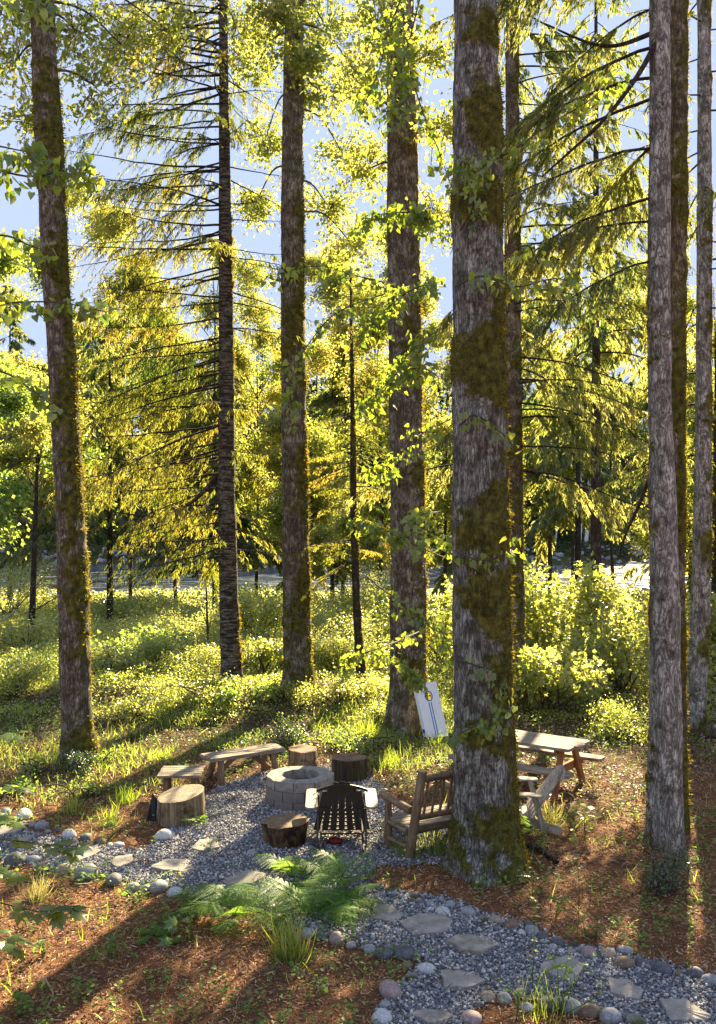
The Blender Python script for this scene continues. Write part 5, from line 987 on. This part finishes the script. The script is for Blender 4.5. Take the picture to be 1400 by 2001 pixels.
# ------------------------------------------------------------------ ferns
PN = A([-.5, 0, 0], [.5, 0, 0], [.42, .5, .04], [-.42, .5, .04], [0, 1, -.02])
def frond(root, base, az, L, lift, seed, wide=.36):
    r = np.random.default_rng(seed); n = 30; s = np.linspace(0, 1, n); el = np.radians(lift) - s * np.radians(r.uniform(55, 85)); dl = L / n
    dx = np.cumsum(np.cos(el)) * dl; dz = np.cumsum(np.sin(el)) * dl; aa = az + .25 * r.normal() * s; P = np.stack([base[0] + np.sin(aa) * dx, base[1] + np.cos(aa) * dx, np.maximum(base[2] + dz, base[2] + .05)], 1)
    a, b = MB(), MB(); a.add(*tube(P, np.linspace(.0045, .0012, n), 4), 0); T = nrm(np.gradient(P, axis=0)); Sd = nrm(np.cross(T, A(0, 0, 1.))); Un = np.cross(Sd, T)
    NP_ = 19; us = np.linspace(.16, .985, NP_)
    for side in (-1, 1):
        idx = us * (n - 1); i0 = np.minimum(idx.astype(int), n - 2); f = (idx - i0)[:, None]; B = P[i0] * (1 - f) + P[i0 + 1] * f; prof = np.sin(np.pi * np.clip((us - .12) / .9, 0, 1)) ** .8 * (1 - us * .45) * 1.25
        Lp = wide * L * prof * r.uniform(.85, 1.1, NP_) + .012; D = nrm(Sd[i0] * side + T[i0] * .42 - Un[i0] * .12 + A(0, 0, -.12) + r.normal(size=(NP_, 3)) * .07)
        k = 13; vv = np.linspace(.06, .97, k); w_ = np.repeat(np.arange(NP_), k); v = np.tile(vv, NP_); C = B[w_] + D[w_] * (Lp[w_] * v)[:, None] + A(0, 0, -.10) * (Lp[w_] * v ** 2)[:, None]
        q = nrm(np.cross(D, Un[i0]))
        for s2 in (-1, 1):
            Dd = nrm(q[w_] * s2 + D[w_] * .35 + r.normal(size=(len(w_), 3)) * .08); Xf, Yf, Zf = frame_from(Dd, Un[i0][w_]); ln = L / NP_ * .62 * (1 - v * .7) * np.minimum(1, prof[w_] + .2) + .003
            b.stamp(PN, A([0, 1, 2, 3]), C, Xf, Yf, Zf, np.stack([np.maximum(Lp[w_] / k * .62, .004), ln, ln], 1), np.clip(.5 + .15 * r.normal(size=len(w_)) + .1 * r.normal(), 0, 1)); b.stamp(PN[2:], A([0, 1, 2]), C, Xf, Yf, Zf, np.stack([np.maximum(Lp[w_] / k * .62, .004), ln, ln], 1))
    o = addpart(root, 'frond', a, G['fern']); l = addpart(o, 'leaflets', b, G['fern'], False); l.matrix_parent_inverse = Matrix.Identity(4)
def fern(label, px, py, n, L, lift=(35, 75), seed=0, az=None, cat='fern', **kw):
    p = gnd(px, py); p.z = ground_z(p.x, p.y); root = thing('fern', label, cat, tuple(p)); r = np.random.default_rng(800 + seed)
    for k in range(n): frond(root, A(*p) + r.normal(size=3) * A(.04, .04, 0), (k / n * 2 * PI + r.normal() * .3) if az is None else az + r.normal() * 1.0, L * r.uniform(.7, 1.1), r.uniform(*lift), seed * 50 + k, **kw)
fern('large pale green fern clump between the path and the dark lounge chair', 610, 1800, 12, .78, seed=1)
fern('bright fern catching light just left of the flagstone, in front of the chair', 660, 1772, 9, .62, seed=2)
fern('fern clump spreading over the path left of the large fern', 470, 1800, 10, .72, seed=3)
fern('small fern at the left end of the fern patch', 400, 1788, 8, .55, seed=4)
fern('upright fern with arching fronds in front of the dark lounge chair seat', 668, 1740, 7, .68, (62, 86), seed=5)
fern('fern growing at the foot of the brown rotting stump', 580, 1722, 9, .6, seed=6)
fern('dark sword fern beside the broad seedling in the mulch', 308, 1836, 9, .3, (15, 45), seed=7, wide=.16)
fern('small fern with thin fronds at the right foot of the biggest trunk', 1040, 1640, 5, .62, (50, 80), seed=8, az=-PI / 2)

# ------------------------------------------------------------------ grass tufts, seedlings and small plants
def tuft(label, px, py, n, h, wd, spread, lean=.5, mat='grass', val=.7, seed=0):
    p = gnd(px, py); z = ground_z(p.x, p.y); x = RG.normal(p.x, spread, n); y = RG.normal(p.y, spread, n); mb = MB()
    Yd = A(0, 0, 1.) + np.stack([(x - p.x), (y - p.y), x * 0], 1) / spread * lean * .5 + RG.normal(size=(n, 3)) * lean * .5 * A(1, 1, .1); Xf, Yf, Zf = frame_from(Yd, np.stack([x - p.x, y - p.y, x * 0], 1) + 1e-3)
    hh = h * RG.uniform(.5, 1.15, n); S = np.stack([np.full(n, wd), hh, hh * RG.uniform(.6, 1.6, n)], 1); P = np.stack([x, y, np.full(n, z)], 1); v = np.clip(RG.normal(val, .15, n), 0, 1)
    mb.stamp(BL * A(1, 1, -1), BLQ, P, Xf, Yf, Zf, S, v).stamp((BL * A(1, 1, -1))[4:], A([1, 0, 2]), P, Xf, Yf, Zf, S, v); V = mb
    o = mb.build('grass_tuft', G[mat], loc=(p.x, p.y, z)); tag(o, label, 'grass tuft')
tuft('bright yellow-green grass tuft in the mulch below the ferns', 565, 1873, 190, .40, .014, .06, .55, val=.75)
tuft('pale sunlit grass tuft right of the biggest trunk', 1072, 1612, 170, .34, .011, .07, .9, val=.95)
tuft('dry yellowish grass tuft below the large grey edging boulder at the left', 75, 1755, 170, .26, .007, .05, .8, val=1.)
tuft('grass tuft at the foot of the log settee', 790, 1672, 110, .26, .010, .12, .5, val=.5)
tuft('grass tuft growing under the log settee seat', 855, 1665, 150, .24, .011, .15, .5, val=.6)
tuft('tall grass tuft standing near the left edging stones', 140, 1590, 50, .38, .012, .05, .5, val=.7)
tuft('grass clump left of the leaning trunk fern bed', 215, 1610, 70, .28, .011, .09, .6, val=.55)
tuft('green grass clump behind the dark shaggy stump', 760, 1500, 140, .3, .012, .2, .5, val=.5)
tuft('green grass tuft in the mulch above the brown edging stones', 245, 1572, 90, .24, .012, .10, .6, val=.35)
tuft('weedy grass tuft at the bottom edge in the mulch patch', 1065, 1990, 60, .26, .008, .12, .4, val=.6)
tuft('grass tuft to the left of the board foot', 720, 1440, 100, .38, .014, .15, .5, val=.6)
def sprig(name, label, px, py, h, n, size, T=L4, TF=L4F, mat='shrub', cat='plant', stems=3, seed=0, spread=.1, val0=.5, vup=.9):
    p = gnd(px, py); z = ground_z(p.x, p.y); root = thing(name, label, cat, (p.x, p.y, z)); r = np.random.default_rng(900 + seed); a, b = MB(), MB()
    for k in range(stems):
        P = spline([(p.x, p.y, z - .02), (p.x + r.normal() * spread * .6, p.y + r.normal() * spread * .6, z + h * .55), (p.x + r.normal() * spread, p.y + r.normal() * spread, z + h * r.uniform(.75, 1))], 10); a.add(*tube(P, np.linspace(.005, .002, 10), 4), 0)
        m = max(3, n // stems); u = r.uniform(.25, 1, m) * 9; i0 = np.minimum(u.astype(int), 8); B = P[i0] + (P[i0 + 1] - P[i0]) * (u - i0)[:, None]; D = rdir(m) * A(1, 1, .25) + A(0, 0, -.05); Xf, Yf, Zf = frame_from(D, A(0, 0, vup) + r.normal(size=(m, 3)) * .35)
        b.stamp(T, TF, B + D * size * .15, Xf, Yf, Zf, size * r.uniform(.6, 1.2, m), np.clip(val0 + .2 * r.normal(size=m), 0, 1))
    addpart(root, 'stems', a, G['grass']); addpart(root, 'leaves', b, G[mat], False)
sprig('maple_seedling', 'maple seedling with broad lobed leaves in the mulch beside the dark sword fern', 352, 1842, .2, 9, .15, PALM, PALMF, 'maple', seed=1, spread=.13)
sprig('maple_seedling', 'maple seedling growing at the lower edge of the ferns', 540, 1828, .28, 8, .13, PALM, PALMF, 'maple', seed=2, spread=.1)
sprig('seedling', 'pale sunlit sprout standing in the bright mulch between the biggest and pale trunks', 1142, 1640, .55, 26, .13, seed=3, val0=.95, spread=.12)
sprig('seedling', 'small reddish sprout above the far edging row', 1135, 1605, .3, 16, .09, seed=4, val0=.9)
sprig('seedling', 'leafy seedling at the right foot of the biggest trunk', 1040, 1752, .3, 26, .075, seed=5, val0=.4)
sprig('seedling', 'dark leafed weed between the biggest trunk and the pale furrowed one', 1085, 1790, .28, 30, .06, mat='fern', seed=6)
sprig('seedling', 'green weed growing in the gravel left of the brown stump', 395, 1592, .2, 18, .09, mat='fern', seed=7, val0=.8)
sprig('seedling', 'low weed with round leaves left of the maple seedling', 225, 1880, .24, 34, .055, mat='fern', stems=5, seed=8)
sprig('seedling', 'low weed in the mulch under the dry grass tuft', 85, 1872, .2, 26, .06, mat='fern', stems=4, seed=9)
sprig('seedling', 'leafy weed at the bottom left corner', 40, 1985, .25, 44, .07, mat='fern', stems=6, seed=10)
sprig('seedling', 'low weed poking out of the gravel near the wide pointed flagstone', 405, 1662, .16, 24, .05, mat='fern', stems=4, seed=11, val0=.8)
sprig('seedling', 'leafy weed between the maple seedling and fern, along the gravel edge', 270, 1752, .2, 40, .07, mat='fern', stems=6, seed=12, spread=.3)
sprig('seedling', 'weed cluster beside the large grey edging boulder at the left', 190, 1722, .2, 36, .07, mat='fern', stems=6, seed=13, spread=.3)
sprig('seedling', 'bright weeds at the bottom in the mulch patch below the triangular flagstone', 1095, 1985, .55, 70, .05, mat='fern', stems=9, seed=14, spread=.18, val0=.85)
sprig('seedling', 'weed in the shadow strip above the brown edging stone', 1165, 1835, .3, 40, .05, mat='fern', stems=7, seed=15, spread=.2)
sprig('seedling', 'weed beside the lowest path corner of the mulch island', 1010, 1995, .3, 30, .05, mat='fern', stems=6, seed=16, spread=.15, val0=.8)
sprig('seedling', 'bushy weed at the front right of the big slanted stump', 388, 1622, .2, 20, .08, mat='fern', stems=4, seed=17)
for k, (px, py, h, lab) in enumerate([(1128, 1852, 1.25, 'tall thin weed stalk rising above the pinkish edging stone'), (1345, 1890, .6, 'thin curved weed stalk standing in the right sun strip'), (1240, 1600, .6, 'thin weed stalk beside the pale furrowed trunk'), (1040, 1935, .95, 'tall feathery weed stalk rising from the mulch patch at the bottom'), (368, 1845, .75, 'thin bare stalk standing beside the maple seedling'), (1262, 1752, .5, 'pale bent stalk standing in front of the dark low bush')]):
    p = gnd(px, py); z = ground_z(p.x, p.y); root = thing('weed_stalk', lab, 'weed', (p.x, p.y, z)); r = np.random.default_rng(950 + k); P = spline([(p.x, p.y, z - .02), (p.x + .02, p.y, z + h * .5), (p.x + r.normal() * .06, p.y, z + h)], 14); a, b = MB(), MB(); a.add(*tube(P, np.linspace(.005, .002, 14), 5), 0)
    m = 26; u = r.uniform(.3, 1, m) * 13; i0 = np.minimum(u.astype(int), 12); D = rdir(m) * A(1, 1, .4); Xf, Yf, Zf = frame_from(D, A(0, 0, 1.)); b.stamp(L4, L4F, P[i0], Xf, Yf, Zf, .045 * r.uniform(.5, 1.4, m), r.uniform(.4, 1, m)); addpart(root, 'stem', a, G['grass']); addpart(root, 'leaves', b, G['grass'], False)
# dark low bushes near the trunks
def lowbush(label, px, py, w_, h, n, size, mat, seed, val0=.4): 
    p = gnd(px, py); bush(label, p.x / p.y * F + CX, p.y, w_, h, size, mat, n, seed, nb=9, val0=val0)
lowbush('dark glossy low bush at the foot of the leaning mossy trunk', 150, 1512, .42, .38, 600, .06, 'dark', 40)
lowbush('leafy salal patch right of the foot of the leaning mossy trunk', 192, 1492, .4, .3, 260, .06, 'maple', 41)
lowbush('dark low huckleberry bush in the shadow under the pale furrowed trunk', 1295, 1735, .5, .42, 1000, .035, 'dark', 42)
lowbush('dark juniper-like bush behind the long bench', 562, 1462, .55, .5, 1800, .045, 'dark', 43)
lowbush('broad-leaved plant left of the leaning trunk', 65, 1515, .4, .3, 120, .08, 'maple', 44, .8)
lowbush('low leafy patch in the mulch between leaning trunk and edging stones', 165, 1560, .7, .2, 300, .055, 'fern', 45)
lowbush('low dark weeds around the left end stones of the path', 20, 1560, .6, .25, 220, .05, 'fern', 46)
lowbush('salal patch on the slope between the long bench and the middle trunk', 690, 1465, .9, .35, 900, .06, 'maple', 47)
lowbush('leafy patch beside the thin young fir foot', 735, 1412, .9, .4, 900, .06, 'shrub', 48)
lowbush('low bush behind the picnic table bench end', 1190, 1432, 1.2, .6, 1500, .06, 'shrub', 49)
lowbush('low bush left of the slim brown trunk foot', 1235, 1445, 1.0, .4, 1000, .055, 'shrub', 50)
# vine maple reaching in from the left
VM = thing('vine_maple', 'vine maple with large lobed leaves reaching in from the left edge over the path', 'tree', (-3.6, 8.6, hz(-3.6, 8.6))); r = np.random.default_rng(71)
mb = MB(); mb.add(*tube(A([-3.6, 8.6, -.05], [-3.62, 8.6, .8], [-3.7, 8.65, 1.7]), [.04, .03, .015], 7), 0); addpart(VM, 'trunk', mb, twig_m)
for pts, n in [([(-110, 1500, 8.7), (-20, 1440, 8.6), (60, 1432, 8.5)], 7), ([(-110, 1560, 8.7), (-30, 1530, 8.5), (50, 1545, 8.4)], 8), ([(-110, 1660, 8.7), (-20, 1640, 8.4), (90, 1650, 8.2), (160, 1655, 8.1)], 16), ([(-110, 1700, 8.7), (-20, 1700, 8.4), (40, 1720, 8.3)], 12), ([(-110, 1760, 8.7), (-20, 1760, 8.4), (70, 1780, 8.2), (145, 1775, 8.1)], 20), ([(-110, 1800, 8.7), (-20, 1820, 8.4), (30, 1850, 8.3)], 12), ([(-110, 1600, 8.7), (-30, 1590, 8.5), (20, 1610, 8.4)], 9)]:
    P = spline([px_pt(*q) for q in pts], 16); a, b = MB(), MB(); a.add(*tube(P, np.linspace(.01, .003, 16), 5), 0); u = np.concatenate([r.uniform(3, 15, n), r.uniform(12, 15, n // 2)]); i0 = np.minimum(u.astype(int), 14); m = len(u)
    D = rdir(m) * A(1, 1, .2) + A(.3, -.2, -.1); Xf, Yf, Zf = frame_from(D, A(0, 0, 1.) + r.normal(size=(m, 3)) * .28); B = P[i0] + D * .05; S = .19 * r.uniform(.6, 1.2, m); b.stamp(PALM, PALMF, B, Xf, Yf, Zf, S, np.clip(.5 + .25 * r.normal(size=m), 0, 1))
    o = addpart(VM, 'leafy_branch', a, twig_m); l = addpart(o, 'leaves', b, G['maple']); l.matrix_parent_inverse = Matrix.Identity(4)
# fallen wood
def stick(name, label, pts, r0, mat, cat='stick'):
    P = []
    for (px, py, dz) in pts: q = gnd(px, py); P.append((q.x, q.y, ground_z(q.x, q.y) + dz))
    o = MB().add(*tube(spline(P, 14), np.linspace(r0, r0 * .5, 14), 7), 0).build(name, mat, loc=P[0]); tag(o, label, cat)
stick('fallen_twig', 'thin pale twig with a bend lying on the mulch at the lower left', [(88, 1930, .02), (85, 1912, .03), (98, 1935, .03), (104, 1948, .02), (90, 1975, .02)], .011, pale_twig, 'twig')
stick('fallen_branch', 'short weathered branch on the ground at the foot of the white board', [(790, 1440, .06), (815, 1446, .05), (842, 1450, .03)], .06, BK['far'], 'branch')
stick('fallen_branch', 'mossy root-like branch on the ground right of the biggest trunk', [(1022, 1655, .04), (1050, 1668, .05), (1090, 1690, .02)], .045, BK['far'], 'branch')
stick('fallen_log', 'rotten log lying at the right edge behind the slim brown trunk', [(1390, 1440, .1), (1430, 1452, .1), (1480, 1460, .1)], .16, BK['moss'], 'log')


# tiny weeds scattered over the mulch and the berm: nobody could count them
x, y = scatter(5200, -8, 8, 7.4, 20, lambda x, y: (~onpath(x, y)) & (fb2(x, y, .9, 3, 88) > .47), 89); mb = MB(); r = np.random.default_rng(90)
for k in range(9):
    n = len(x); hh = r.uniform(.02, .16, n); P = np.stack([x + r.normal(size=n) * .035, y + r.normal(size=n) * .035, height(x, y) + hh], 1); D = r.normal(size=(n, 3)) * A(1, 1, .2) + A(0, 0, .2); Xf, Yf, Zf = frame_from(D, A(0, 0, 1.) + r.normal(size=(n, 3)) * .3)
    mb.stamp(L4 * A(1.2, 1, 1), L4F, P, Xf, Yf, Zf, r.uniform(.02, .055, n), r.random(n))
mb.build('small_weeds', G['fern'], None, False)['kind'] = 'stuff'
# fallen twigs and needles litter
x, y = scatter(5000, -8, 8, 7.2, 22, None, 92); n = len(x); mb = MB(); D = rdir(n) * A(1, 1, .12); Xf, Yf, Zf = frame_from(D, A(0, 0, 1.)); s_ = np.stack([r.uniform(.004, .009, n), r.uniform(.08, .34, n), r.uniform(.004, .008, n)], 1)
mb.stamp(CUBE + A(0, .5, .5), CUBEF, np.stack([x, y, height(x, y) + .02], 1), Xf, Yf, Zf, s_); mb.build('fallen_twigs', twig_m, None, False)['kind'] = 'stuff'
